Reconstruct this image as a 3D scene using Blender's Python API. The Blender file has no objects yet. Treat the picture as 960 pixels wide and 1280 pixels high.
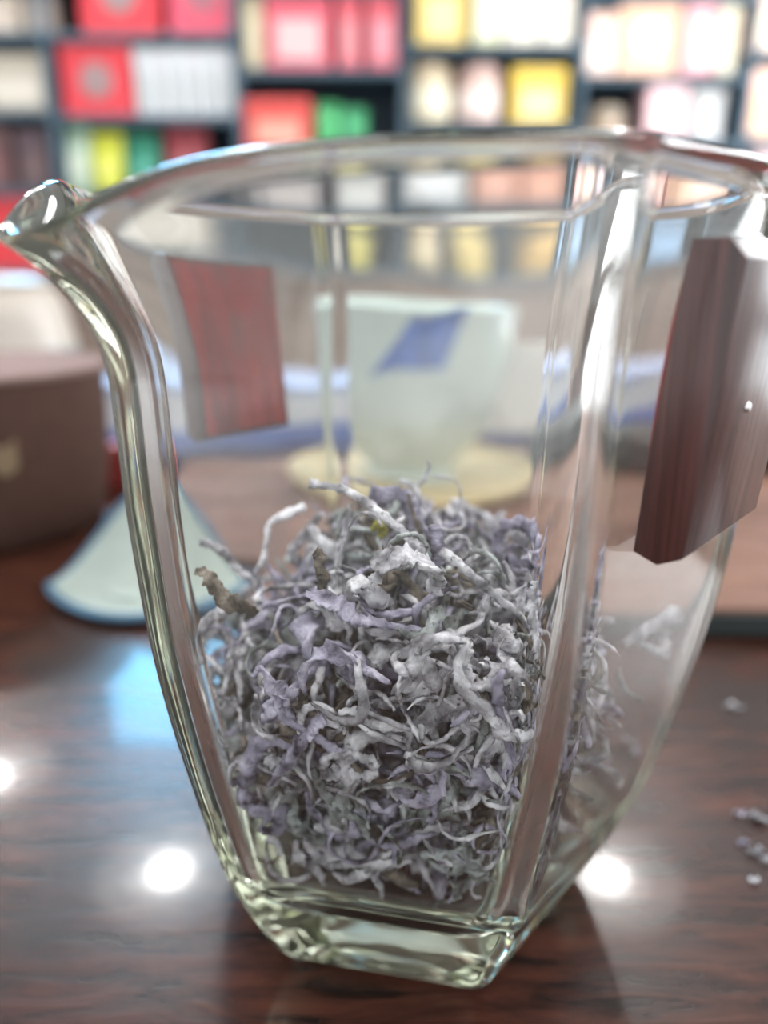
import bpy, bmesh, math, random
import numpy as np
from mathutils import Vector, Matrix

rnd = random.Random(7)
CM = 0.01
scene = bpy.context.scene
col = scene.collection

# ------------------------------------------------------------------ camera
PITCH = math.radians(17.43)
CAM_H = 8.145            # cm above the table top
FPX = 960.0
cam_data = bpy.data.cameras.new('camera')
cam_data.sensor_fit = 'VERTICAL'
cam_data.sensor_height = 36.0
cam_data.sensor_width = 27.0
cam_data.lens = 27.0
cam_data.clip_start = 0.004
cam_data.clip_end = 60
cam_data.dof.use_dof = True
cam_data.dof.focus_distance = 0.0722
cam_data.dof.aperture_fstop = 27.0 / 2.35
cam = bpy.data.objects.new('camera', cam_data)
cam.location = (0, 0, CAM_H * CM)
cam.rotation_euler = (math.pi / 2 - PITCH, 0, 0)
col.objects.link(cam)
scene.camera = cam

# ------------------------------------------------------------------ view, world, sampling behaviour
scene.view_settings.view_transform = 'Standard'
scene.view_settings.look = 'None'
scene.view_settings.gamma = 1.0
scene.view_settings.use_curve_mapping = False
scene.view_settings.exposure = 0.25
cy_ = scene.cycles
cy_.max_bounces = 24
cy_.transmission_bounces = 22
cy_.glossy_bounces = 8
cy_.diffuse_bounces = 4
cy_.caustics_reflective = True
cy_.caustics_refractive = True
cy_.blur_glossy = 0.3
cy_.sample_clamp_indirect = 6.0

world = bpy.data.worlds.new('world')
scene.world = world
world.use_nodes = True
bg = world.node_tree.nodes['Background']
bg.inputs[0].default_value = (0.93, 0.97, 1.0, 1)
bg.inputs[1].default_value = 1.35
WINDOW_STRENGTH = 7.8
FILL_PANEL_STRENGTH = 10.0
LAMP_STRENGTH = 170.0
SCREEN_STRENGTH = 30.0

# ------------------------------------------------------------------ helpers
def at(px, py, Y=None, Z=None):
    """photo pixel -> point in cm, on the plane at distance Y or at height Z"""
    dx = px - 480.0; du = 640.0 - py
    d = Vector((dx, du * math.sin(PITCH) + FPX * math.cos(PITCH), du * math.cos(PITCH) - FPX * math.sin(PITCH)))
    t = (Y / d.y) if Y is not None else ((Z - CAM_H) / d.z)
    return Vector((d.x * t, d.y * t, CAM_H + d.z * t))

def link(name, me, mat=None, parent=None, smooth=False, angle=None):
    o = bpy.data.objects.new(name, me)
    col.objects.link(o)
    if mat is not None:
        me.materials.append(mat)
    if parent is not None:
        o.parent = parent
    if smooth:
        me.polygons.foreach_set('use_smooth', [True] * len(me.polygons))
        if angle is not None:
            try:
                me.set_sharp_from_angle(angle=math.radians(angle))
            except Exception:
                pass
    return o

def tag(o, label, cat, group=None, kind=None):
    if label: o['label'] = label
    if cat: o['category'] = cat
    if group: o['group'] = group
    if kind: o['kind'] = kind
    return o

def empty(name, loc, rz=0.0):
    o = bpy.data.objects.new(name, None)
    o.empty_display_size = 0.01
    o.location = Vector(loc) * CM
    o.rotation_euler = (0, 0, rz)
    col.objects.link(o)
    return o

def mesh_pydata(name, verts, faces):
    me = bpy.data.meshes.new(name)
    me.from_pydata([tuple(Vector(v) * CM) for v in verts], [], faces)
    me.update()
    return me

def fix_normals(me):
    bm = bmesh.new(); bm.from_mesh(me)
    bmesh.ops.recalc_face_normals(bm, faces=bm.faces)
    bm.to_mesh(me); bm.free()

def box_mesh(name, x0, x1, y0, y1, z0, z1, bev=0.0, seg=2):
    bm = bmesh.new()
    bmesh.ops.create_cube(bm, size=1.0)
    for v in bm.verts:
        v.co = Vector(((x0 + x1) / 2 + v.co.x * (x1 - x0), (y0 + y1) / 2 + v.co.y * (y1 - y0), (z0 + z1) / 2 + v.co.z * (z1 - z0))) * CM
    if bev > 0:
        bmesh.ops.bevel(bm, geom=list(bm.edges), offset=bev * CM, segments=seg, profile=0.5, affect='EDGES')
    me = bpy.data.meshes.new(name); bm.to_mesh(me); bm.free()
    return me

def box(name, x0, x1, y0, y1, z0, z1, mat, parent=None, bev=0.0, seg=2):
    return link(name, box_mesh(name, x0, x1, y0, y1, z0, z1, bev, seg), mat, parent)

def lathe_mesh(name, prof, n=64, closed=False):
    """prof: list of (r, z); spun about z"""
    verts, faces = [], []
    m = len(prof)
    for i in range(n):
        a = 2 * math.pi * i / n
        for r, z in prof:
            verts.append((r * math.cos(a), r * math.sin(a), z))
    rows = m if closed else m - 1
    for i in range(n):
        j = (i + 1) % n
        for k in range(rows):
            k2 = (k + 1) % m
            faces.append((i * m + k, j * m + k, j * m + k2, i * m + k2))
    me = mesh_pydata(name, verts, faces)
    bm = bmesh.new(); bm.from_mesh(me)
    bmesh.ops.remove_doubles(bm, verts=bm.verts, dist=1e-7)
    bmesh.ops.recalc_face_normals(bm, faces=bm.faces)
    bm.to_mesh(me); bm.free()
    return me

def lathe(name, prof, mat, parent=None, n=64, closed=False, angle=50):
    return link(name, lathe_mesh(name, prof, n, closed), mat, parent, smooth=True, angle=angle)

def catmull(pts, n):
    P = [Vector(p) for p in pts]
    P = [2 * P[0] - P[1]] + P + [2 * P[-1] - P[-2]]
    out = []
    segs = len(P) - 3
    for i in range(n):
        s = i / (n - 1) * segs
        k = min(int(s), segs - 1); f = s - k
        a, b, c, d = P[k:k + 4]
        out.append(b + 0.5 * f * (c - a + f * (2 * a - 5 * b + 4 * c - d + f * (3 * (b - c) + d - a))))
    return out

# ------------------------------------------------------------------ materials
def new_mat(name):
    m = bpy.data.materials.new(name); m.use_nodes = True
    nt = m.node_tree
    return m, nt, nt.nodes['Principled BSDF']

def plain(name, colr, rough=0.5, spec=0.5, coat=0.0, coat_rough=0.05, noise=0.0, scale=60.0, metallic=0.0, bump=0.0):
    m, nt, b = new_mat(name)
    b.inputs['Roughness'].default_value = rough
    b.inputs['Specular IOR Level'].default_value = spec
    b.inputs['Coat Weight'].default_value = coat
    b.inputs['Coat Roughness'].default_value = coat_rough
    b.inputs['Metallic'].default_value = metallic
    tc = nt.nodes.new('ShaderNodeTexCoord')
    n = nt.nodes.new('ShaderNodeTexNoise'); n.inputs['Scale'].default_value = scale; n.inputs['Detail'].default_value = 4
    nt.links.new(tc.outputs['Object'], n.inputs['Vector'])
    r = nt.nodes.new('ShaderNodeValToRGB')
    lo = [max(0, c * (1 - noise)) for c in colr]; hi = [min(1, c * (1 + noise)) for c in colr]
    r.color_ramp.elements[0].position = 0.3; r.color_ramp.elements[1].position = 0.7
    r.color_ramp.elements[0].color = (*lo, 1); r.color_ramp.elements[1].color = (*hi, 1)
    nt.links.new(n.outputs['Fac'], r.inputs['Fac'])
    nt.links.new(r.outputs['Color'], b.inputs['Base Color'])
    if bump > 0:
        bp = nt.nodes.new('ShaderNodeBump'); bp.inputs['Strength'].default_value = bump; bp.inputs['Distance'].default_value = 0.001
        nt.links.new(n.outputs['Fac'], bp.inputs['Height']); nt.links.new(bp.outputs['Normal'], b.inputs['Normal'])
    return m

def wood(name, dark, light, axis='x', scale=(1.0, 1.0, 1.0), rough=0.35, coat=0.0, coat_rough=0.05, bump=0.1, patch=None, spec=0.5):
    m, nt, b = new_mat(name)
    N = nt.nodes.new; L = nt.links.new
    tc = N('ShaderNodeTexCoord'); mp = N('ShaderNodeMapping')
    mp.inputs['Scale'].default_value = scale
    L(tc.outputs['Object'], mp.inputs['Vector'])
    n1 = N('ShaderNodeTexNoise'); n1.inputs['Scale'].default_value = 1.0; n1.inputs['Detail'].default_value = 8; n1.inputs['Roughness'].default_value = 0.65
    n1.inputs['Distortion'].default_value = 0.6
    L(mp.outputs['Vector'], n1.inputs['Vector'])
    r = N('ShaderNodeValToRGB')
    r.color_ramp.elements[0].position = 0.36; r.color_ramp.elements[1].position = 0.66
    r.color_ramp.elements[0].color = (*dark, 1); r.color_ramp.elements[1].color = (*light, 1)
    L(n1.outputs['Fac'], r.inputs['Fac'])
    out = r.outputs['Color']
    if patch is not None:
        n2 = N('ShaderNodeTexNoise'); n2.inputs['Scale'].default_value = patch[1]; n2.inputs['Detail'].default_value = 3
        L(tc.outputs['Object'], n2.inputs['Vector'])
        rr = N('ShaderNodeValToRGB'); rr.color_ramp.elements[0].position = 0.52; rr.color_ramp.elements[1].position = 0.68
        L(n2.outputs['Fac'], rr.inputs['Fac'])
        mx = N('ShaderNodeMixRGB'); mx.inputs['Color2'].default_value = (*patch[0], 1)
        L(rr.outputs['Color'], mx.inputs['Fac']); L(out, mx.inputs['Color1']); out = mx.outputs['Color']
    L(out, b.inputs['Base Color'])
    b.inputs['Roughness'].default_value = rough
    b.inputs['Specular IOR Level'].default_value = spec
    b.inputs['Coat Weight'].default_value = coat; b.inputs['Coat Roughness'].default_value = coat_rough
    if bump > 0:
        bp = N('ShaderNodeBump'); bp.inputs['Strength'].default_value = bump; bp.inputs['Distance'].default_value = 0.0006
        L(n1.outputs['Fac'], bp.inputs['Height']); L(bp.outputs['Normal'], b.inputs['Normal'])
    return m

def emit(name, colr, strength):
    m = bpy.data.materials.new(name); m.use_nodes = True
    nt = m.node_tree; nt.nodes.clear()
    e = nt.nodes.new('ShaderNodeEmission'); o = nt.nodes.new('ShaderNodeOutputMaterial')
    e.inputs[0].default_value = (*colr, 1); e.inputs[1].default_value = strength
    nt.links.new(e.outputs[0], o.inputs['Surface'])
    return m

HAZE_FILM = 0.015
def glass_mat():
    m, nt, b = new_mat('pitcher_glass')
    b.inputs['Base Color'].default_value = (1, 1, 1, 1)
    b.inputs['Roughness'].default_value = 0.0
    b.inputs['IOR'].default_value = 1.5
    b.inputs['Transmission Weight'].default_value = 1.0
    v = nt.nodes.new('ShaderNodeVolumeAbsorption')
    v.inputs['Color'].default_value = (0.80, 0.86, 0.60, 1)
    v.inputs['Density'].default_value = 16.0
    out = nt.nodes['Material Output']
    nt.links.new(v.outputs[0], out.inputs['Volume'])
    # smudge film, with pale haze mixed in to brighten the dark glass edges
    N = nt.nodes.new; L = nt.links.new
    d = N('ShaderNodeBsdfDiffuse'); d.inputs['Color'].default_value = (0.80, 0.82, 0.74, 1)
    t = N('ShaderNodeBsdfTranslucent'); t.inputs['Color'].default_value = (0.80, 0.82, 0.72, 1)
    film = N('ShaderNodeMixShader'); film.inputs['Fac'].default_value = 0.6
    L(d.outputs[0], film.inputs[1]); L(t.outputs[0], film.inputs[2])
    tc = N('ShaderNodeTexCoord'); n = N('ShaderNodeTexNoise'); n.inputs['Scale'].default_value = 70; n.inputs['Detail'].default_value = 6
    n.inputs['Distortion'].default_value = 2.0
    L(tc.outputs['Object'], n.inputs['Vector'])
    mr = N('ShaderNodeMapRange'); mr.inputs['From Min'].default_value = 0.35; mr.inputs['From Max'].default_value = 0.75
    mr.inputs['To Min'].default_value = HAZE_FILM * 0.6; mr.inputs['To Max'].default_value = HAZE_FILM * 1.8
    L(n.outputs['Fac'], mr.inputs['Value'])
    mx = N('ShaderNodeMixShader')
    L(mr.outputs[0], mx.inputs['Fac']); L(b.outputs[0], mx.inputs[1]); L(film.outputs[0], mx.inputs[2])
    L(mx.outputs[0], out.inputs['Surface'])
    return m

def tea_mat(name, stops, fleck=(0.03, 0.026, 0.024), fleck_amt=0.62):
    m, nt, b = new_mat(name)
    N = nt.nodes.new; L = nt.links.new
    tc = N('ShaderNodeTexCoord'); oi = N('ShaderNodeObjectInfo')
    va = N('ShaderNodeVectorMath'); va.operation = 'ADD'
    ml = N('ShaderNodeMath'); ml.operation = 'MULTIPLY'; ml.inputs[1].default_value = 0.37
    L(oi.outputs['Random'], ml.inputs[0])
    L(tc.outputs['Object'], va.inputs[0]); L(ml.outputs[0], va.inputs[1])
    n1 = N('ShaderNodeTexNoise'); n1.inputs['Scale'].default_value = 420; n1.inputs['Detail'].default_value = 5
    L(va.outputs[0], n1.inputs['Vector'])
    r = N('ShaderNodeValToRGB')
    els = r.color_ramp.elements
    els[0].position = 0.3; els[0].color = (*stops[0], 1)
    els[1].position = 0.7; els[1].color = (*stops[-1], 1)
    for i, s in enumerate(stops[1:-1]):
        e = els.new(0.3 + 0.4 * (i + 1) / (len(stops) - 1)); e.color = (*s, 1)
    L(n1.outputs['Fac'], r.inputs['Fac'])
    n2 = N('ShaderNodeTexNoise'); n2.inputs['Scale'].default_value = 1500; n2.inputs['Detail'].default_value = 3
    L(va.outputs[0], n2.inputs['Vector'])
    rr = N('ShaderNodeValToRGB'); rr.color_ramp.elements[0].position = fleck_amt; rr.color_ramp.elements[1].position = fleck_amt + 0.12
    L(n2.outputs['Fac'], rr.inputs['Fac'])
    mx = N('ShaderNodeMixRGB'); mx.inputs['Color2'].default_value = (*fleck, 1)
    L(rr.outputs['Color'], mx.inputs['Fac']); L(r.outputs['Color'], mx.inputs['Color1'])
    L(mx.outputs['Color'], b.inputs['Base Color'])
    b.inputs['Roughness'].default_value = 0.75
    b.inputs['Specular IOR Level'].default_value = 0.25
    bp = N('ShaderNodeBump'); bp.inputs['Strength'].default_value = 0.9; bp.inputs['Distance'].default_value = 0.0005
    L(n2.outputs['Fac'], bp.inputs['Height']); L(bp.outputs['Normal'], b.inputs['Normal'])
    return m

M = {}
M['table'] = wood('table_lacquer', (0.010, 0.005, 0.004), (0.085, 0.027, 0.016), scale=(60, 330, 60), rough=0.27, coat=0.2, coat_rough=0.045, bump=0.15,
                  patch=((0.030, 0.019, 0.016), 26), spec=0.24)
M['tray'] = wood('tray_wood', (0.11, 0.052, 0.036), (0.26, 0.14, 0.10), scale=(10, 60, 60), rough=0.65, bump=0.1, spec=0.2)
M['rosewood'] = wood('rosewood', (0.022, 0.008, 0.007), (0.10, 0.032, 0.026), scale=(900, 900, 28), rough=0.34, coat=0.35, coat_rough=0.16, bump=0.15)
M['glue'] = wood('red_glue', (0.15, 0.007, 0.006), (0.40, 0.018, 0.013), scale=(420, 420, 40), rough=0.5, bump=0.1, patch=((0.15, 0.07, 0.065), 60))
M['glass'] = glass_mat()
M['porcelain'] = plain('celadon_porcelain', (0.48, 0.57, 0.53), 0.18, noise=0.03, coat=0.5)
M['porcelain_white'] = plain('white_porcelain', (0.56, 0.54, 0.50), 0.25, noise=0.03, coat=0.4)
M['blue_ink'] = plain('blue_ink', (0.02, 0.095, 0.40), 0.4, noise=0.35, scale=180)
M['blue_glaze'] = plain('blue_glaze', (0.06, 0.15, 0.24), 0.25, noise=0.2)
M['dish'] = plain('pale_green_glaze', (0.30, 0.35, 0.32), 0.5, 0.3, noise=0.12)
M['bamboo'] = wood('bamboo', (0.42, 0.32, 0.15), (0.62, 0.50, 0.28), scale=(20, 90, 40), rough=0.5)
M['clay'] = plain('brown_clay', (0.085, 0.045, 0.034), 0.75, 0.2, noise=0.15, scale=400, bump=0.1)
M['clay_rim'] = plain('pinkish_clay', (0.24, 0.165, 0.15), 0.85, 0.15, noise=0.08)
M['dark_wood'] = wood('dark_wood', (0.010, 0.006, 0.005), (0.03, 0.016, 0.012), scale=(60, 200, 60), rough=0.5)
M['gold'] = plain('gold_print', (0.20, 0.14, 0.08), 0.45, noise=0.1)
M['slate'] = plain('black_slate', (0.018, 0.024, 0.024), 0.5, noise=0.2)
M['shelf'] = plain('slate_blue_paint', (0.045, 0.082, 0.115), 0.5, noise=0.1, scale=4)
M['shelf_back'] = plain('slate_back', (0.038, 0.068, 0.095), 0.6, noise=0.1, scale=4)
M['cabinet'] = wood('cabinet_wood', (0.12, 0.082, 0.062), (0.23, 0.165, 0.13), scale=(1.5, 8, 12), rough=0.5)
M['wall'] = plain('wall_paint', (0.085, 0.06, 0.05), 0.8, noise=0.03, scale=3)
M['ceiling'] = plain('ceiling_paint', (0.5, 0.5, 0.5), 0.85, noise=0.02, scale=3)
M['floor'] = plain('floor_tile', (0.24, 0.20, 0.18), 0.4, noise=0.1, scale=3)
M['metal'] = plain('brushed_metal', (0.7, 0.7, 0.7), 0.3, metallic=1.0)
M['halo_ring'] = emit('added_halo_ring', (1.0, 0.985, 0.96), 26.0)  # two dimmer glow rings added for a halo around each lamp's reflection
M['halo_rim'] = emit('added_halo_rim', (1.0, 0.985, 0.96), 9.0)
M['lamp'] = emit('lamp_diffuser', (1.0, 0.985, 0.96), LAMP_STRENGTH)
M['panel'] = emit('fill_panel_diffuser', (1.0, 0.98, 0.95), FILL_PANEL_STRENGTH)
M['sky_pane'] = emit('daylight_pane', (0.93, 0.97, 1.0), WINDOW_STRENGTH)
M['screen'] = emit('lit_screen', (0.20, 0.62, 1.0), SCREEN_STRENGTH)
_pc = {}
def paint(c, rough=0.45):
    k = (tuple(round(x, 3) for x in c), rough)
    if k not in _pc:
        _pc[k] = plain('card_%d' % len(_pc), c, rough, noise=0.07, scale=25, coat=0.15)
    return _pc[k]

# ------------------------------------------------------------------ the setting
TABLE_Z = 0.0
WALL_Y = 345.0
SHELF_Y = 300.0         # front of the shelf unit
FLOOR_Z = -75.0
CEIL_Z = 203.0
tag(box('floor', -260, 215, -150, WALL_Y, FLOOR_Z - 4, FLOOR_Z, M['floor']), None, None, kind='structure')
tag(box('wall_back', -260, 215, WALL_Y, WALL_Y + 8, FLOOR_Z, CEIL_Z, M['wall']), None, None, kind='structure')
tag(box('ceiling', -260, 215, -70, WALL_Y + 8, CEIL_Z, CEIL_Z + 6, M['ceiling']), None, None, kind='structure')
# right wall with a large bright window
WX = 205.0
wr = tag(link('wall_right', box_mesh('wall_right', WX, WX + 10, 40, 90, FLOOR_Z, CEIL_Z), M['wall']), None, None, kind='structure')
box('wall_panel', WX, WX + 10, 290, WALL_Y, FLOOR_Z, CEIL_Z, M['wall'], wr)
box('wall_panel', WX, WX + 10, 90, 290, FLOOR_Z, -5, M['wall'], wr)
box('wall_panel', WX, WX + 10, 90, 290, 175, CEIL_Z, M['wall'], wr)
wn = tag(link('window_1', box_mesh('window_1', WX + 1, WX + 5, 90, 290, -5, -1), M['metal']), None, None, kind='structure')
box('window_frame', WX + 1, WX + 5, 90, 290, 171, 175, M['metal'], wn)
for yy in (90, 188, 286):
    box('mullion', WX + 1, WX + 5, yy, yy + 4, -1, 171, M['metal'], wn)
for yy in (94, 192):
    box('pane', WX + 2.5, WX + 3.2, yy, yy + 94, -1, 171, M['sky_pane'], wn)

# ------------------------------------------------------------------ tea table
tb = empty('tea_table', (0, 0, FLOOR_Z))
tag(tb, 'dark reddish-brown lacquered wooden tea table under the glass pitcher', 'table')
def tpart(name, x0, x1, y0, y1, z0, z1, bev):
    o = box(name, x0, x1, y0, y1, z0 - FLOOR_Z, z1 - FLOOR_Z, M['table'], tb, bev)
    return o
tpart('table_top', -70, 70, -14, 57, -3.5, 0, 0.3)
tpart('apron', -62, 62, -8, 51, -11, -3.5, 0.2)
for sx in (-1, 1):
    for yy in (-6, 45):
        tpart('leg', sx * 58 - 3, sx * 58 + 3, yy, yy + 6, FLOOR_Z, -11, 0.3)

# ------------------------------------------------------------------ ceiling lamps and added light panels
def lamp(x, y, label):
    r = empty('ceiling_lamp', (x, y, CEIL_Z))
    tag(r, label, 'lamp', 'round ceiling lamps')
    lathe('housing', [(26.0, 0), (27.5, 0), (27.5, -2.2), (26.0, -2.2)], M['metal'], r, 40, closed=True)
    lathe('added_halo_ring', [(7.5, -0.4), (15.0, -0.4), (15.0, -1.3), (7.5, -1.4)], M['halo_ring'], r, 40, closed=True)  # added glowing rings, imitating glare around the bright core
    lathe('added_halo_rim', [(15.0, -0.4), (26.0, -0.4), (26.0, -1.2), (15.0, -1.3)], M['halo_rim'], r, 40, closed=True)
    lathe('diffuser', [(0.0, -0.4), (7.5, -0.4), (7.5, -1.4), (0.0, -1.6)], M['lamp'], r, 40)
def panel(x, y, label):  # added panels out of view, giving the tea stronger top light
    r = empty('added_fill_panel', (x, y, CEIL_Z))
    tag(r, label, 'lamp', 'added light panels in the ceiling')
    box('diffuser', -55, 55, -28, 28, -2.0, -0.5, M['panel'], r)
    for x0, x1, y0, y1 in ((-58, 58, -31, -28), (-58, 58, 28, 31), (-58, -55, -28, 28), (55, 58, -28, 28)):
        box('frame', x0, x1, y0, y1, -2.5, 0, M['metal'], r)
panel(-75, 20, 'added unseen light panel above the left end of the tea table')
panel(75, 20, 'added unseen light panel above the right end of the tea table')
def mirrored(px, py):
    p = at(px, py, Z=0.0)                      # where the reflection is seen on the table
    d = p - Vector((0, 0, CAM_H))
    t = (CEIL_Z + CAM_H) / CAM_H
    return d.x * t, d.y * t
for px, py, lab in ((212, 1092, 'round ceiling lamp mirrored in the table left of the pitcher'),
                    (757, 1098, 'round ceiling lamp mirrored in the table right of the pitcher'),
                    (-12, 975, 'round ceiling lamp mirrored at the left edge of the table')):
    x, y = mirrored(px, py)
    lamp(x, min(y, 335), lab)

# blue lit screen high on the wall
sc = empty('wall_screen', (0, 0, 0))
tag(sc, 'glowing pale blue screen on the wall above the shelves', 'screen')
SY = SHELF_Y + 4
def mir_wall(px, py):
    d = at(px, py, Z=0.0) - Vector((0, 0, CAM_H)); t = SY / d.y
    return d.x * t, -(d.z * t) - CAM_H
xa, zb = mir_wall(133, 800); xb, zt = mir_wall(285, 925)
zb -= 14
box('screen_panel', xa, xb, SY - 2, SY, zb, zt, M['screen'], sc)
box('screen_housing', xa - 3, xb + 3, SY, SY + 41, zb - 3, zt + 3, M['shelf'], sc)

# ------------------------------------------------------------------ display shelf and its boxes
def shx(px, py=150):
    return at(px, py, Y=SHELF_Y).x
def shz(py):
    return at(480, py, Y=SHELF_Y).z
SH = empty('display_shelf', (0, SHELF_Y, FLOOR_Z))
tag(SH, 'tall slate-blue shelf unit filled with tea boxes behind the table', 'shelf')
SD = 36.0
cols = {  # column: (left px, right px, board pixel rows = the surfaces boxes stand on)
    'A': (-175, 65, [-62, 40, 137, 236, 337]),
    'B': (65, 298, [-62, 40, 143, 240, 337]),
    'C': (298, 506, [-20, 84, 190, 262, 337]),
    'D': (506, 724, [-50, 54, 154, 252, 337]),
    'E': (724, 932, [-10, 92, 176, 256, 337]),
    'F': (932, 1130, [-40, 62, 170, 256, 337]),
}
TOP_PY = -175
def spart(name, x0, x1, y0, y1, z0, z1, m='shelf'):
    return box(name, x0, x1, y0 - SHELF_Y, y1 - SHELF_Y, z0 - FLOOR_Z, z1 - FLOOR_Z, M[m], SH, 0.15, 1)
ztop = shz(TOP_PY); zbot = shz(337)
xl, xr = shx(-175), shx(1130)
spart('back_panel', xl, xr, SHELF_Y + SD - 1.5, SHELF_Y + SD, zbot - 3, ztop, 'shelf_back')
spart('top_board', xl - 2, xr + 2, SHELF_Y, SHELF_Y + SD, ztop, ztop + 3)
edges_px = sorted({c[0] for c in cols.values()} | {1130})
for e in edges_px:
    x = shx(e)
    spart('upright', x - 1.2, x + 1.2, SHELF_Y, SHELF_Y + SD - 1.5, zbot - 3, ztop)
for k, (a, b, rows) in cols.items():
    for r_ in rows:
        z = shz(r_)
        spart('shelf_board', shx(a) + 1.2, shx(b) - 1.2, SHELF_Y + 0.3, SHELF_Y + SD - 1.5, z - 2.4, z)
# base cabinet
CB = empty('base_cabinet', (0, SHELF_Y - 6, FLOOR_Z))
tag(CB, 'brown wooden base cabinet with doors below the display shelf', 'cabinet')
def cpart(name, x0, x1, y0, y1, z0, z1, par=None, m='cabinet', bev=0.2):
    return box(name, x0, x1, y0 - SHELF_Y + 6, y1 - SHELF_Y + 6, z0 - FLOOR_Z, z1 - FLOOR_Z, M[m], par or CB, bev, 1)
cpart('body', xl, xr, SHELF_Y - 4, SHELF_Y + SD, FLOOR_Z, zbot - 5.5)
cpart('top_board', xl - 1, xr + 1, SHELF_Y - 7, SHELF_Y + SD, zbot - 5.5, zbot - 3)
nd = 8
for i in range(nd):
    a = xl + (xr - xl) * i / nd + 1; b = xl + (xr - xl) * (i + 1) / nd - 1
    d = cpart('door', a, b, SHELF_Y - 6, SHELF_Y - 4, FLOOR_Z + 8, zbot - 8)
    hx = b - 4 if i % 2 == 0 else a + 4
    cpart('handle', hx - 0.7, hx + 0.7, SHELF_Y - 8, SHELF_Y - 6, -30, -20, d, 'metal')

def gift_box(name, px0, px1, py_top, colk, row, c, label, panel=None, emblem=None, lid=None, depth=22, cat='box', group=None, top_c=None, setback=2.5, style='box'):
    """a box, tin or packet standing on board `row` of column `colk`; px0..px1 and py_top from the photo"""
    Y = SHELF_Y + setback
    z0 = shz(cols[colk][2][row]) + 0.02
    x0, x1 = at(px0, py_top, Y=Y).x, at(px1, py_top, Y=Y).x
    z1 = at(480, py_top, Y=Y).z
    w, h = x1 - x0, z1 - z0
    r = empty(name, ((x0 + x1) / 2, Y + depth / 2, z0))
    tag(r, label, cat, group)
    m = paint(c); lm = paint(lid or c)
    if style == 'tin':
        R = w / 2
        b = lathe('body', [(0, 0), (R - 0.4, 0), (R, 0.4), (R, h * 0.74), (0, h * 0.74)], m, r, 40)
        lathe('lid', [(0, h * 0.74), (R + 0.25, h * 0.74), (R + 0.25, h - 0.8), (R - 0.6, h), (0, h)], lm, r, 40)
        if panel:
            lathe('label_band', [(R + 0.1, h * 0.2), (R + 0.25, h * 0.2), (R + 0.25, h * 0.6), (R + 0.1, h * 0.6)], paint(panel), b, 40, closed=True)
        r.location.y = (Y + R) * CM
        return r
    if style == 'pouch':
        D = min(depth, 9) / 2
        # gusseted pouch: fat at the bottom, pinched flat at the top
        rows_ = []
        for t, wd, dp in ((0, .86, .95), (.04, .96, 1.0), (.35, 1.0, .95), (.7, .99, .6), (.86, .98, .16), (.9, .98, .08), (1.0, .98, .07)):
            ring = []
            for q in range(20):
                a = 2 * math.pi * q / 20
                ca, sa = math.cos(a), math.sin(a)
                ring.append((math.copysign(abs(ca) ** 0.45, ca) * w / 2 * wd, math.copysign(abs(sa) ** 0.7, sa) * D * dp, h * t))
            rows_.append(ring)
        vs = [v for ring in rows_ for v in ring]; fs = []
        for i in range(len(rows_) - 1):
            for q in range(20):
                q2 = (q + 1) % 20
                fs.append((i * 20 + q, i * 20 + q2, (i + 1) * 20 + q2, (i + 1) * 20 + q))
        fs.append(tuple(range(19, -1, -1))); fs.append(tuple(len(vs) - 20 + q for q in range(20)))
        b = link('body', mesh_pydata('body', vs, fs), m, r, True, 50)
        box('seal_strip', -w / 2 * .98, w / 2 * .98, -D * .12, D * .12, h * .9, h, lm, r, 0.1, 1)
        if panel:
            box('label_panel', -w * .3, w * .3, -D * 1.02, -D * 0.8, h * .2, h * .55, paint(panel), b, 0.1, 1)
        r.location.y = (Y + D) * CM
        return r
    hd = depth / 2
    sp = h * 0.72
    b = box('body', -w / 2 + .25, w / 2 - .25, -hd + .25, hd - .25, 0, sp, m, r, 0.25)
    box('lid', -w / 2, w / 2, -hd, hd, sp, h, lm, r, 0.4)
    if panel:
        box('label_panel', -w * .34, w * .34, -hd - .15, -hd + .4, h * .12, h * .62, paint(panel), b, 0.1, 1)
    if emblem:
        e = min(w, h) * 0.25
        o = lathe('emblem', [(0, 0), (e, 0), (e, .35), (e * .72, .35), (e * .72, .15), (e * .5, .15), (e * .5, .45), (0, .45)], paint(emblem), r, 36)
        o.rotation_euler = (math.pi / 2, 0, 0); o.location = Vector((0, -hd, h * .56)) * CM
        # keep the emblem clear of the lid seam
        o.location.z = h * .5 * CM
    return r

RED = (0.62, 0.035, 0.05); PINKRED = (0.62, 0.07, 0.12); GREY = (0.30, 0.20, 0.20)
WHITE = (0.72, 0.73, 0.74); CREAM = (0.72, 0.62, 0.46); BEIGE = (0.40, 0.34, 0.27)
YEL = (0.74, 0.52, 0.10); PEACH = (0.82, 0.50, 0.34); PINK = (0.82, 0.46, 0.47)
G = gift_box
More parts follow.
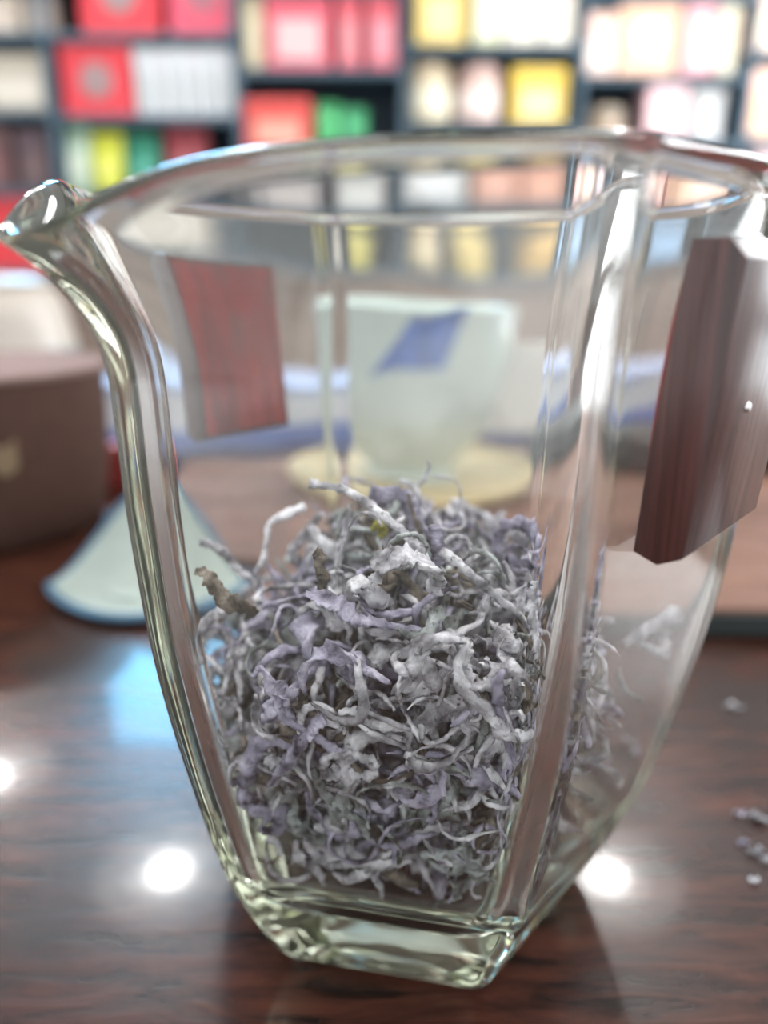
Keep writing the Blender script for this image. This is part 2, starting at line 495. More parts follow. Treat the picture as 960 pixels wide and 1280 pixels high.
# column A
G('tea_box', -40, 21, -8, 'A', 1, BEIGE, 'beige tea box at the top left corner of the photo', panel=(0.5, 0.42, 0.36), depth=16)
G('tea_box', 28, 62, -6, 'A', 1, (0.36, 0.30, 0.26), 'narrow grey-beige tea box beside the top left red gift box', panel=(0.46, 0.40, 0.36), depth=16)
G('tea_box', -30, 61, 68, 'A', 2, (0.42, 0.37, 0.30), 'cream-grey tea box on the second shelf at the far left', panel=(0.58, 0.53, 0.45), depth=18)
G('tea_box', -45, 8, 158, 'A', 3, (0.10, 0.045, 0.045), 'dark maroon box on the third shelf at the far left', panel=(0.16, 0.06, 0.06), depth=18)
G('tea_box', 16, 58, 162, 'A', 3, (0.07, 0.04, 0.05), 'dark plum box on the third shelf left of the pale green pouch', panel=(0.12, 0.07, 0.07), depth=18)
G('gift_box', -70, 60, 236, 'A', 4, (0.60, 0.02, 0.03), 'wide bright red gift box on the lowest shelf behind the spout', depth=24, lid=(0.55, 0.02, 0.03))
# column B
G('gift_box', 92, 193, -62, 'B', 1, RED, 'red square gift box with grey round emblem, left of the top pair', emblem=GREY, depth=24)
G('gift_box', 205, 292, -62, 'B', 1, PINKRED, 'pinkish-red square gift box with grey emblem, right of the top pair', emblem=(0.34, 0.12, 0.15), depth=24)
G('gift_box', 71, 161, 54, 'B', 2, RED, 'red square gift box with grey emblem beside the row of white boxes', emblem=GREY, depth=24)
for i in range(6):
    a = 165 + i * 21.5
    G('white_box', a, a + 20.8, 58 + (i % 2) * 2, 'B', 2, (0.54 + .02 * (i % 2), 0.56, 0.58), 'slim white tea box, %s in the row right of the red gift box' % ('first', 'second', 'third', 'fourth', 'fifth', 'sixth')[i], panel=(0.48, 0.50, 0.50), depth=20, group='slim white boxes in a row')
G('tea_pouch', 74, 104, 150, 'B', 3, (0.40, 0.52, 0.40), 'pale green tea pouch on the third shelf behind the spout', lid=(0.05, 0.30, 0.12), style='pouch', panel=(0.55, 0.6, 0.5))
G('tea_pouch', 108, 148, 164, 'B', 3, (0.56, 0.58, 0.05), 'yellow-green tea pouch beside the pale green one', style='pouch', panel=(0.62, 0.62, 0.12))
G('tea_pouch', 152, 195, 166, 'B', 3, (0.02, 0.20, 0.12), 'dark green tea pouch right of the yellow-green one', style='pouch', panel=(0.06, 0.30, 0.22))
G('tea_pouch', 201, 256, 156, 'B', 3, (0.25, 0.035, 0.045), 'dark red tea pouch right of the dark green one', style='pouch', panel=(0.30, 0.09, 0.09))
G('tea_box', 80, 160, 262, 'B', 4, (0.30, 0.10, 0.09), 'dull red box on the lowest shelf behind the left wall of the pitcher', panel=(0.5, 0.4, 0.35), depth=20)
G('tea_box', 175, 285, 258, 'B', 4, (0.52, 0.47, 0.40), 'wide cream box on the lowest shelf behind the left wall of the pitcher', panel=(0.6, 0.56, 0.5), depth=20)
# column C
G('tea_box', 301, 325, -20, 'C', 1, (0.50, 0.42, 0.28), 'narrow tan box left of the red and white boxes', depth=16, panel=(0.6, 0.52, 0.36))
G('gift_box', 329, 412, -15, 'C', 1, (0.64, 0.10, 0.14), 'red gift box with a pale band across its front', panel=(0.62, 0.40, 0.40), depth=22)
G('tea_box', 421, 450, -12, 'C', 1, (0.62, 0.10, 0.13), 'slim red box right of the banded red gift box', panel=(0.66, 0.24, 0.26), depth=22)
G('tea_box', 458, 498, -12, 'C', 1, (0.60, 0.10, 0.13), 'slim red box at the right end of its shelf', panel=(0.68, 0.26, 0.30), depth=22)
G('gift_box', 303, 388, 123, 'C', 2, (0.60, 0.06, 0.05), 'orange-red gift box with light print just above the pitcher rim', panel=(0.75, 0.32, 0.24), depth=22)
G('tea_pouch', 394, 424, 126, 'C', 2, (0.05, 0.36, 0.12), 'green tea pouch just above the pitcher rim, left one', style='pouch')
G('tea_pouch', 427, 458, 132, 'C', 2, (0.04, 0.30, 0.12), 'green tea pouch just above the pitcher rim, right one', style='pouch')
G('tea_box', 330, 400, 210, 'C', 3, (0.30, 0.28, 0.28), 'grey box seen through the left of the pitcher rim', depth=18, panel=(.4, .36, .34))
G('tea_box', 420, 490, 206, 'C', 3, (0.36, 0.36, 0.35), 'pale grey box seen through the middle of the pitcher rim', depth=18, panel=(.5, .5, .48))
G('tea_tin', 424, 466, 285, 'C', 4, (0.52, 0.46, 0.12), 'olive-yellow tea tin seen through the pitcher, leftmost of the low row', style='tin')
# column D
G('gift_box', 520, 584, -40, 'D', 1, (0.74, 0.52, 0.12), 'golden yellow box on the top shelf above the pitcher', panel=(0.80, 0.64, 0.30), depth=20)
G('tea_box', 593, 629, -36, 'D', 1, (0.74, 0.72, 0.46), 'pale yellow box right of the golden one', panel=(0.8, 0.8, 0.6), depth=20)
G('tea_box', 633, 678, -38, 'D', 1, (0.76, 0.70, 0.58), 'cream box with a red lid, left of two', lid=(0.62, 0.12, 0.14), depth=20)
G('tea_box', 682, 722, -38, 'D', 1, (0.76, 0.70, 0.60), 'cream box with a red lid, right of two', lid=(0.66, 0.10, 0.14), depth=20)
G('tea_tin', 510, 566, 78, 'D', 2, (0.62, 0.53, 0.36), 'cream round tea tin, leftmost of three above the rim', panel=(0.74, 0.68, 0.52), lid=(0.42, 0.33, 0.22), style='tin')
G('tea_tin', 575, 630, 80, 'D', 2, (0.66, 0.46, 0.40), 'pinkish round tea tin, middle of three above the rim', panel=(0.78, 0.66, 0.62), lid=(0.5, 0.34, 0.30), style='tin')
G('gift_box', 641, 711, 84, 'D', 2, (0.72, 0.50, 0.08), 'golden yellow square box right of two round tins', panel=(0.80, 0.66, 0.34), depth=20)
G('tea_box', 512, 590, 192, 'D', 3, (0.42, 0.42, 0.40), 'silver-grey box seen through the pitcher rim', panel=(.5, .5, .5), depth=18)
G('tea_box', 600, 648, 192, 'D', 3, (0.46, 0.20, 0.12), 'orange-brown box seen through the rim, left of two', panel=(0.50, 0.27, 0.2), depth=18)
G('tea_box', 652, 702, 192, 'D', 3, (0.46, 0.19, 0.11), 'orange-brown box seen through the rim, right of two', panel=(0.50, 0.26, 0.18), depth=18)
G('tea_tin', 512, 562, 284, 'D', 4, (0.46, 0.36, 0.22), 'tan round tea tin seen through the pitcher', style='tin', panel=(.55, .46, .3))
G('tea_tin', 580, 622, 288, 'D', 4, (0.56, 0.42, 0.12), 'dull yellow round tea tin seen through the pitcher', style='tin')
G('tea_tin', 654, 694, 282, 'D', 4, (0.58, 0.36, 0.10), 'orange-yellow round tea tin seen through the pitcher', style='tin')
# column E
G('tea_box', 730, 774, 16, 'E', 1, (0.80, 0.55, 0.46), 'slim peach box left of the wide orange-peach gift box', panel=(0.84, 0.72, 0.64), depth=20)
G('gift_box', 778, 853, 0, 'E', 1, PEACH, 'orange-peach gift box with a pale blue emblem', emblem=(0.62, 0.66, 0.76), depth=22)
G('tea_box', 861, 903, -10, 'E', 1, (0.80, 0.40, 0.42), 'tall pink box right of the orange-peach gift box', panel=(0.82, 0.55, 0.52), depth=20)
G('tea_box', 906, 927, 4, 'E', 1, (0.72, 0.66, 0.50), 'narrow cream box right of the tall pink box', depth=20)
G('tea_box', 812, 862, 106, 'E', 2, (0.84, 0.56, 0.58), 'pale pink box above the right corner of the pitcher rim', panel=(.84, .66, .66), depth=20)
G('tea_box', 868, 908, 112, 'E', 2, (0.46, 0.46, 0.46), 'grey-white box right of the pale pink box', panel=(.55, .55, .55), depth=20)
G('tea_tin', 738, 786, 132, 'E', 2, (0.30, 0.24, 0.18), 'dim brown tin in the dark cell left of the pale pink box', style='tin', panel=(.36, .26, .18))
G('tea_box', 800, 905, 194, 'E', 3, (0.76, 0.50, 0.36), 'wide peach box seen past the right corner of the rim', panel=(.8, .6, .5), depth=22)
G('tea_box', 742, 790, 198, 'E', 3, (0.66, 0.34, 0.30), 'salmon box seen through the right corner of the rim', panel=(.7, .5, .45), depth=20)
G('tea_box', 745, 840, 282, 'E', 4, (0.16, 0.24, 0.34), 'dusky blue box low behind the right wall of the pitcher', depth=20, panel=(0.25, 0.38, 0.55))
# column F
G('gift_box', 944, 1010, -20, 'F', 1, (0.84, 0.60, 0.50), 'pale peach gift box at the top right edge', panel=(.84, .74, .55), depth=22)
G('gift_box', 944, 1004, 86, 'F', 2, (0.84, 0.52, 0.40), 'pink and yellow gift box at the right edge above the rim', panel=(.85, .68, .25), depth=22)
G('gift_box', 944, 1010, 186, 'F', 3, (0.62, 0.44, 0.44), 'dusty pink gift box at the right edge behind the rim', depth=22)

# ------------------------------------------------------------------ things on the table behind the pitcher
TRAY_T = 0.72
tr = empty('tea_tray', (13, 24.6, 0), math.radians(-2.2))
tag(tr, 'low brown wooden tea tray across the table behind the pitcher', 'tray')
box('tray_board', -16.2, 20, -8.7, 8.7, 0.08, TRAY_T - 0.10, M['slate'], tr, 0.04)
nsl = 10
for i in range(nsl):
    a = -8.6 + 17.2 * i / nsl; b = -8.6 + 17.2 * (i + 1) / nsl - 0.06
    box('slat', -16.1, 19.9, a, b, TRAY_T - 0.12, TRAY_T, M['tray'], tr, 0.03, 1)
for sx in (-14, 18):
    for sy in (-7, 7):
        lathe('foot', [(0, 0.0), (0.7, 0.0), (0.8, 0.03), (0.8, 0.09), (0, 0.09)], M['slate'], tr, 20).location = Vector((sx, sy, 0)) * CM

mt_ = empty('tea_mat', (-6.0, 27.0, 0))  # board added beside the tray to cover the table's grey reflection
tag(mt_, 'added thin brown board extending the tray towards the red packet', 'mat')
for i in range(8):
    box('slat', -2.75, 2.65, -6.0 + 1.5 * i, -6.0 + 1.5 * (i + 1) - 0.05, 0, 0.2, M['tray'], mt_, 0.03, 1)

# slate strip, blue and white long box
sl = empty('slate_board', (13.9, 30.2, TRAY_T))
tag(sl, 'long low black slate block on the tray right of the porcelain cup', 'board')
box('slab', -8, 8, -1.6, 1.6, 0.25, 1.45, M['slate'], sl, 0.15)
for sx in (-6.5, 6.5):
    box('foot', sx - 1, sx + 1, -1.3, 1.3, 0, 0.26, M['slate'], sl, 0.05)
bw = empty('long_box', (1, 40.5, 0), math.radians(13))
tag(bw, 'long white box with blue edges lying behind the porcelain cup', 'box')
wbl = paint((0.70, 0.72, 0.76)); pbl = paint((0.16, 0.23, 0.52))
box('body', -17.5, 17.5, -2.2, 2.2, 1.1, 2.75, wbl, bw, 0.12)
box('base_band', -17.6, 17.6, -2.3, 2.3, 0, 1.1, pbl, bw, 0.12)
box('lid', -17.6, 17.6, -2.3, 2.3, 2.75, 3.15, paint((0.36, 0.44, 0.66)), bw, 0.12)

# bamboo coaster
ccx, ccy = at(516, 600, Y=28.0).x, 28.2
ct = empty('bamboo_coaster', (ccx, ccy, TRAY_T))
tag(ct, 'round tan bamboo coaster under the white porcelain cup', 'coaster')
lathe('disc', [(0, 0), (4.3, 0), (4.6, 0.12), (4.6, 0.3), (4.45, 0.38), (4.0, 0.3), (0, 0.3)], M['bamboo'], ct, 64)
lathe('rim', [(4.42, 0.3), (4.78, 0.3), (4.78, 0.48), (4.42, 0.48)], M['bamboo'], ct, 64, closed=True)

# white porcelain cup with blue brush mark and tab handle
def cup_r(z):   # outer radius of the cup by height
    pts = [(0, 1.62), (0.35, 1.58), (0.6, 1.75), (1.2, 2.35), (2.0, 2.85), (3.2, 3.2), (4.6, 3.45), (5.4, 3.58), (5.95, 3.72)]
    for (z0, r0), (z1, r1) in zip(pts, pts[1:]):
        if z <= z1:
            f = (z - z0) / (z1 - z0); return r0 + (r1 - r0) * f
    return pts[-1][1]
cz = TRAY_T + 0.31
pc = empty('porcelain_cup', (ccx, ccy, cz))
tag(pc, 'pale celadon porcelain cup with blue brush mark and square tab handle', 'cup')
prof = [(0, 0.25), (1.35, 0.25), (1.4, 0.0)]
zz = [0, 0.15, 0.35, 0.5, 0.75, 1.0, 1.4, 1.8, 2.3, 3.0, 3.8, 4.6, 5.2, 5.6, 5.95]
prof += [(cup_r(z), z) for z in zz]
prof += [(cup_r(5.95) - 0.1, 6.02)] + [(cup_r(z) - 0.22, z) for z in reversed(zz[5:])] + [(1.2, 0.75), (0, 0.7)]
lathe('body', prof, M['porcelain'], pc, 72, angle=60)
hv = [(cup_r(4.85) - 0.12, 4.85), (5.85, 4.85), (5.92, 4.7), (5.8, 3.6), (5.35, 2.3), (4.5, 1.55), (cup_r(1.5) - 0.1, 1.5)]
hv += [(cup_r(z) - 0.12, z) for z in (2.2, 3.2, 4.2)]
vs = [(x, -0.5, z) for x, z in hv] + [(x, 0.5, z) for x, z in hv]
n_ = len(hv)
fs = [tuple(range(n_)), tuple(range(2 * n_ - 1, n_ - 1, -1))] + [(i, n_ + i, n_ + (i + 1) % n_, (i + 1) % n_) for i in range(n_)]
hm = mesh_pydata('handle', vs, fs); fix_normals(hm)
link('handle', hm, M['porcelain_white'], pc)
# brush mark: thin raised patch of blue glaze that follows the wall
def on_cup(px, py, off=0.02):
    Yf = ccy - 3.0
    for _ in range(6):
        p = at(px, py, Y=Yf); z = p.z - cz; r = cup_r(z) + off
        dx = p.x - ccx
        Yf = ccy - math.sqrt(max(r * r - dx * dx, 0.01))
    return Vector((p.x - ccx, Yf - ccy, p.z - cz))
A_, B_, C_, D_ = (464, 470), (518, 396), (594, 384), (556, 460)
nu, nv = 14, 10
vs, fs = [], []
for lay in (0.02, -0.05):
    for i in range(nu + 1):
        for j in range(nv + 1):
            u, v = i / nu, j / nv
            wob = 6 * math.sin(u * 5.5) * (v - .4)
            px = (A_[0] * (1 - u) + D_[0] * u) * (1 - v) + (B_[0] * (1 - u) + C_[0] * u) * v
            py = (A_[1] * (1 - u) + D_[1] * u) * (1 - v) + (B_[1] * (1 - u) + C_[1] * u) * v + wob
            vs.append(on_cup(px, py, lay))
off = (nu + 1) * (nv + 1)
for i in range(nu):
    for j in range(nv):
        a = i * (nv + 1) + j
        q = (a, a + nv + 1, a + nv + 2, a + 1)
        fs.append(q); fs.append(tuple(off + x for x in reversed(q)))
mm = mesh_pydata('brush_mark', vs, fs)
link('brush_mark', mm, M['blue_ink'], pc, True)

# brown clay cup at the left
bcx, bcy = -13.3, 24.8
bc = empty('clay_cup', (bcx, bcy, 0))
tag(bc, 'brown clay tea cup with a gold mark at the left edge', 'cup')
ph_ = 5.15
lathe('body', [(0, 0.2), (3.0, 0.2), (3.1, 0), (3.4, 0), (3.6, 0.3), (3.85, 1.2), (4.0, 2.4), (4.08, 3.8), (4.1, ph_), (3.8, ph_), (3.75, 3.4), (3.6, 1.2), (3.2, 0.6), (0, 0.55)], M['clay'], bc, 72, angle=60)
lathe('rim', [(3.7, ph_ - .03), (4.16, ph_ - .03), (4.18, ph_ + .12), (4.08, ph_ + .2), (3.8, ph_ + .2), (3.7, ph_ + .12)], M['clay_rim'], bc, 72, closed=True)
lathe('lid', [(0, ph_ - .25), (3.72, ph_ - .25), (3.72, ph_ + .1), (3.5, ph_ + .16), (1.0, ph_ + .24), (0, ph_ + .26)], M['clay_rim'], bc, 64)
vs, fs = [], []
for lay in (4.13, 4.0):
    for i in range(13):
        for j in range(5):
            u, v = i / 12, j / 4
            a = math.radians(-66 + 17 * u); z = 2.7 + 0.85 * v + 0.18 * math.sin(u * 7) - 0.25 * abs(u - .5)
            rr_ = lay - 0.02 * (2.8 - z)
            vs.append((rr_ * math.cos(a), rr_ * math.sin(a), z))
for i in range(12):
    for j in range(4):
        a = i * 5 + j; q = (a, a + 5, a + 6, a + 1)
        fs.append(q); fs.append(tuple(65 + x for x in reversed(q)))
link('gold_mark', mesh_pydata('gold_mark', vs, fs), M['gold'], bc, True)

# cream jar standing behind the clay cup
cj = empty('cream_jar', (-22.5, 43.5, 0))
tag(cj, 'cream ceramic jar with a greyish lower band behind the clay cup', 'jar')
lathe('body', [(0, 0), (4.7, 0), (5.1, 0.3), (5.3, 2.0), (5.15, 4.2), (0, 4.2)], paint((0.27, 0.30, 0.30)), cj, 64)
lathe('shoulder', [(0, 4.2), (5.15, 4.2), (4.85, 5.6), (4.5, 6.9), (4.1, 7.25), (0, 7.25)], paint((0.46, 0.40, 0.34)), cj, 64)
lathe('lid', [(0, 7.25), (4.2, 7.25), (4.25, 7.6), (3.6, 7.9), (0, 8.0)], paint((0.42, 0.36, 0.30)), cj, 64)

# small red packet
rp = empty('red_packet', (-10.2, 29.6, 0))
tag(rp, 'small red paper packet standing between the clay cup and the blue-rimmed dish', 'packet')
box('body', -1.1, 1.1, -0.6, 0.6, 0, 1.7, paint((0.36, 0.055, 0.05)), rp, 0.15)
box('folded_flap', -1.1, 1.1, -0.66, -0.2, 1.0, 1.74, paint((0.42, 0.07, 0.06)), rp, 0.1)

# blue-rimmed leaf dish
ld = empty('leaf_dish', (-6.2, 18.5, 0))
tag(ld, 'pale green glazed leaf-shaped dish with blue rim and pointed tip', 'dish')
NU, NV = 36, 16
def dish_pt(u, v, thick=0.0):
    x = -2.5 + 5.0 * u
    wid = math.sin(math.pi * min(1, u * 0.98 + 0.005)) ** 0.75
    yn = -1.75 * wid; yf = 1.7 * wid
    zn = 0.30 + 0.12 * (2 * u - 1) ** 2
    zf = 0.36 + 2.3 * (math.sin(math.pi * u) ** 1.5)
    y = yn + (yf - yn) * v
    belly = math.sin(math.pi * v) * wid
    z = zn + (zf - zn) * v ** 2.2 - 0.18 * belly * (1 - v)
    return Vector((x, y, z - thick))
vs, fs = [], []
for lay in (0.0, 0.16):
    for i in range(NU + 1):
        for j in range(NV + 1):
            vs.append(dish_pt(i / NU, j / NV, lay))
o2 = (NU + 1) * (NV + 1)
for i in range(NU):
    for j in range(NV):
        a = i * (NV + 1) + j; q = (a, a + NV + 1, a + NV + 2, a + 1)
        fs.append(q); fs.append(tuple(o2 + x for x in reversed(q)))
for i in range(NU):
    for j in (0, NV):
        a = i * (NV + 1) + j; b = a + NV + 1
        fs.append((a, b, o2 + b, o2 + a))
dm = mesh_pydata('bowl', vs, fs); fix_normals(dm)
link('bowl', dm, M['dish'], ld, True, 60)
def tube_mesh(name, pts, rad, n=10, close=False):
    """pts Vectors in cm, rad list"""
    vs, fs = [], []
    m = len(pts)
    prev = None
    for i, p in enumerate(pts):
        t = (pts[(i + 1) % m] - pts[i - 1]) if close else (pts[min(i + 1, m - 1)] - pts[max(i - 1, 0)])
        t.normalize()
        if prev is None:
            a = t.orthogonal().normalized()
        else:
            a = (prev - t * prev.dot(t)).normalized()
        prev = a; b = t.cross(a)
        r = rad[i] if hasattr(rad, '__len__') else rad
        for k in range(n):
            w = 2 * math.pi * k / n
            vs.append(p + (a * math.cos(w) + b * math.sin(w)) * r)
    for i in range(m if close else m - 1):
        i2 = (i + 1) % m
        for k in range(n):
            k2 = (k + 1) % n
            fs.append((i * n + k, i * n + k2, i2 * n + k2, i2 * n + k))
    if not close:
        fs.append(tuple(range(n - 1, -1, -1))); fs.append(tuple((m - 1) * n + k for k in range(n)))
    return mesh_pydata(name, vs, fs)
loop = [dish_pt(i / 40, 0, .06) for i in range(41)] + [dish_pt(i / 40, 1, .06) for i in range(39, 0, -1)]
link('blue_rim', tube_mesh('blue_rim', loop, 0.11, 8, True), M['blue_glaze'], ld, True)
lathe('foot', [(0, 0), (1.1, 0), (1.2, 0.05), (1.0, 0.42), (0, 0.42)], M['dish'], ld, 32)

# ------------------------------------------------------------------ the glass pitcher
PCX, PCY = 0.362, 9.234
PHI = math.radians(-71.55)          # direction of the near right corner
ZR = 9.02
RK = np.array([2.40, 3.06, 3.446, 3.724, 3.854, 3.914, 4.12])
def R_of(z):
    t = np.clip(np.asarray(z, float) / ZR, 0, 1); n = len(RK); s = t * (n - 1)
    i = np.clip(np.floor(s).astype(int), 0, n - 2); f = s - i
    ext = np.concatenate([[2 * RK[0] - RK[1]], RK, [2 * RK[-1] - RK[-2]]])
    a, b, c, d = ext[i], ext[i + 1], ext[i + 2], ext[i + 3]
    return b + .5 * f * (c - a + f * (2 * a - 5 * b + 4 * c - d + f * (3 * (b - c) + d - a)))
def hexr(th, R, rho, inset=0.0, rho_in=None):
    """rounded hexagon: corner radius R, fillet rho; inset moves every facet inwards"""
    C30 = math.cos(math.pi / 6)
    ap = (R - rho) * C30 + rho - inset
    if rho_in is not None: rho = rho_in
    al = np.abs((th - (PHI + math.pi / 6) + math.pi / 6) % (math.pi / 3) - math.pi / 6)
    c = (ap - rho) / C30
    be = math.pi / 6 - al
    flat = ap / np.cos(al)
    arc = c * np.cos(be) + np.sqrt(np.maximum(rho ** 2 - (c * np.sin(be)) ** 2, 1e-9))
    return np.where(ap * np.tan(al) <= (ap - rho) * math.tan(math.pi / 6), flat, arc)
def rho_of(z):
    return np.interp(z, [0, 1.5, 6.0, 7.6, 8.4, ZR], [0.24, 0.25, 0.27, 0.27, 0.30, 0.36])
TS = PHI - math.pi / 3              # spout corner
def wrap(a):
    return (a + math.pi) % (2 * math.pi) - math.pi
def bulge(th, z):
    al = (th - (PHI + math.pi / 6) + math.pi / 6) % (math.pi / 3) - math.pi / 6
    b = np.interp(z, [0, 6.8, 7.8, 8.5, ZR], [0, 0, 0.05, 0.14, 0.22])
    return b * np.cos(3 * al) ** 2
def outer_r(th, z):
    return hexr(th, R_of(z), rho_of(z)) + bulge(th, z)
WALL = 0.27
FLOOR_IN = 0.98
def inner_r(th, z):
    base = hexr(th, R_of(z), rho_of(z), WALL, np.maximum(rho_of(z) - 0.05, 0.52)) + bulge(th, z)
    # rounded heel towards the inside floor
    q = np.clip((np.asarray(z) - FLOOR_IN) / 0.75, 0, 1)
    return base * (0.60 + 0.40 * np.sqrt(np.maximum(1 - (1 - q) ** 2, 0)))
def spout(th, z):
    d = wrap(th - TS)
    s = np.clip((z - 7.25) / (ZR - 7.25), 0, 1)
    w = np.exp(-(d / math.radians(13)) ** 2)
    w2 = np.exp(-(d / math.radians(24)) ** 2)
    dr = 0.60 * w * s ** 2.0
    dz = -(0.46 * np.exp(-(d / math.radians(9.5)) ** 2) + 0.16 * w2) * s ** 1.5
    return dr, dz
NT = 216
ths = []
for k in range(6):                   # denser angles near the corners
    for i in range(NT // 6):
        u = (i + 0.5) / (NT // 6) * 2 - 1
        ths.append(PHI + k * math.pi / 3 + math.radians(30) * (0.45 * u + 0.55 * u ** 3))
ths = np.array(ths)
rows = []       # each row: arrays x, y, z
def add_row(r, z, deform=True):
    z = np.broadcast_to(np.asarray(z, float), ths.shape)
    if deform:
        dr, dz = spout(ths, z)
        r = r + dr; z = z + dz
    rows.append(np.stack([r * np.cos(ths), r * np.sin(ths), z], -1))
add_row(outer_r(ths, 0) * 0.25, 0.27, False)
add_row(outer_r(ths, 0) * 0.5, 0.22, False)
add_row(outer_r(ths, 0) * 0.7, 0.13, False)
add_row(outer_r(ths, 0) * 0.82, 0.05, False)
add_row(outer_r(ths, 0) * 0.90, 0.02, False)
add_row(outer_r(ths, 0) - 0.09, 0.015, False)
add_row(outer_r(ths, 0.0) - 0.025, 0.05, False)
add_row(outer_r(ths, 0.0) + 0.012, 0.12, False)
for z in np.concatenate([np.linspace(0.25, 6.2, 34), np.linspace(6.35, ZR - 0.14, 26)]):
    add_row(outer_r(ths, z), z)
for a in np.radians([20, 45, 70, 90, 110, 135, 160]):
    ro = outer_r(ths, ZR); ri = inner_r(ths, ZR)
    mid = (ro + ri) / 2; hw = (ro - ri) / 2
    add_row(mid + hw * math.cos(a), ZR - 0.14 + 0.14 * math.sin(a))
zin = np.concatenate([np.linspace(ZR - 0.14, 6.35, 26), np.linspace(6.2, 1.75, 26), FLOOR_IN + 0.75 * (1 - np.sin(np.linspace(0.12, 1, 12) * math.pi / 2))])
for z in zin:
    wob = 0.004 * np.sin(7 * ths + z * 2.1) * np.sin(z * 1.7 + 2 * ths)
    add_row(inner_r(ths, z) + wob, z)
rb = inner_r(ths, FLOOR_IN)
for f in (0.85, 0.6, 0.3):
    add_row(rb * f, FLOOR_IN - 0.02 * (1 - f), False)
nr = len(rows)
V = np.concatenate(rows)
faces = []
for i in range(nr - 1):
    for k in range(NT):
        k2 = (k + 1) % NT
        faces.append((i * NT + k, i * NT + k2, (i + 1) * NT + k2, (i + 1) * NT + k))
vs = V.tolist()
cb = len(vs); vs.append([0, 0, 0.285]); ctp = len(vs); vs.append([0, 0, FLOOR_IN - 0.02])
for k in range(NT):
    k2 = (k + 1) % NT
    faces.append((cb, k2, k)); faces.append((ctp, (nr - 1) * NT + k, (nr - 1) * NT + k2))
gm = bpy.data.meshes.new('glass_body')
gm.from_pydata((np.array(vs) * CM).tolist(), [], faces); gm.update()
fix_normals(gm)
PIT = empty('glass_pitcher', (PCX, PCY, 0.0))
tag(PIT, 'hexagonal clear glass tea pitcher with spout and two wooden grips', 'pitcher')
link('glass_body', gm, M['glass'], PIT, True)

# wooden grips on two opposite facets
def grip(k, name_lab, s0, s1, z1):
    """facet k: normal direction PHI + 30deg + k*60deg"""
    a = PHI + math.pi / 6 + k * math.pi / 3
    n = Vector((math.cos(a), math.sin(a), 0)); t = Vector((-math.sin(a), math.cos(a), 0))
    z0 = 5.86
    ap0 = float(outer_r(np.array(a), 5.6)); ap1 = float(outer_r(np.array(a), 8.0))
    tilt = (ap1 - ap0) / 2.4
    def P(s, d, z):      # s along the facet, d outward from the glass, z height
        return n * (ap0 + tilt * (z - 5.6) + d) + t * s + Vector((0, 0, z))
    T = 0.40; ch = 0.15
    prof = [(-0.04, z0), (T - 0.2, z0 - 0.08), (T, z0 + 0.02), (T, z1 - ch), (T - ch, z1), (-0.04, z1)]
    bm = bmesh.new()
    va = [bm.verts.new(P(s0, d, z) * CM) for d, z in prof]; vb = [bm.verts.new(P(s1, d, z) * CM) for d, z in prof]
    m = len(prof)
    bm.faces.new(va); bm.faces.new(list(reversed(vb)))
    for i in range(m):
        j = (i + 1) % m
        bm.faces.new((va[i], vb[i], vb[j], va[j]))
    bmesh.ops.recalc_face_normals(bm, faces=bm.faces)
    bmesh.ops.bevel(bm, geom=list(bm.edges), offset=0.012 * CM, segments=2, profile=0.5, affect='EDGES')
    me = bpy.data.meshes.new('wooden_grip'); bm.to_mesh(me); bm.free()
    g = link('wooden_grip', me, M['rosewood'], PIT, True, 30)
    g['label'] = name_lab
    # glue seen through the glass
    pr = [(-0.075, z0 + .05), (-0.035, z0 + .05), (-0.035, z1 - .05), (-0.075, z1 - .05)]
    vs = [P(s, d, z) for s in (s0 + .04, s1 - .04) for d, z in pr]
    fs = [(0, 1, 2, 3), (7, 6, 5, 4), (0, 4, 5, 1), (1, 5, 6, 2), (2, 6, 7, 3), (3, 7, 4, 0)]
    me = mesh_pydata('glue_layer', vs, fs); fix_normals(me)
    gl = link('glue_layer', me, M['glue'], g)
    gl['label'] = 'blotchy red glue behind the glass'
    return P
GP = grip(0, 'near dark rosewood grip with bevelled top', -1.12, 0.8, 8.38)
grip(3, 'far rosewood grip seen through the glass', -0.86, 0.72, 8.2)
# small metal pin on the near grip
pin = lathe('pin', [(0, 0.03), (0.035, 0.025), (0.05, 0)], M['metal'], PIT, 16)
a0 = PHI + math.pi / 6
pin.location = GP(-0.3, 0.40, 7.05) * CM
pin.rotation_euler = (0, math.pi / 2, a0)

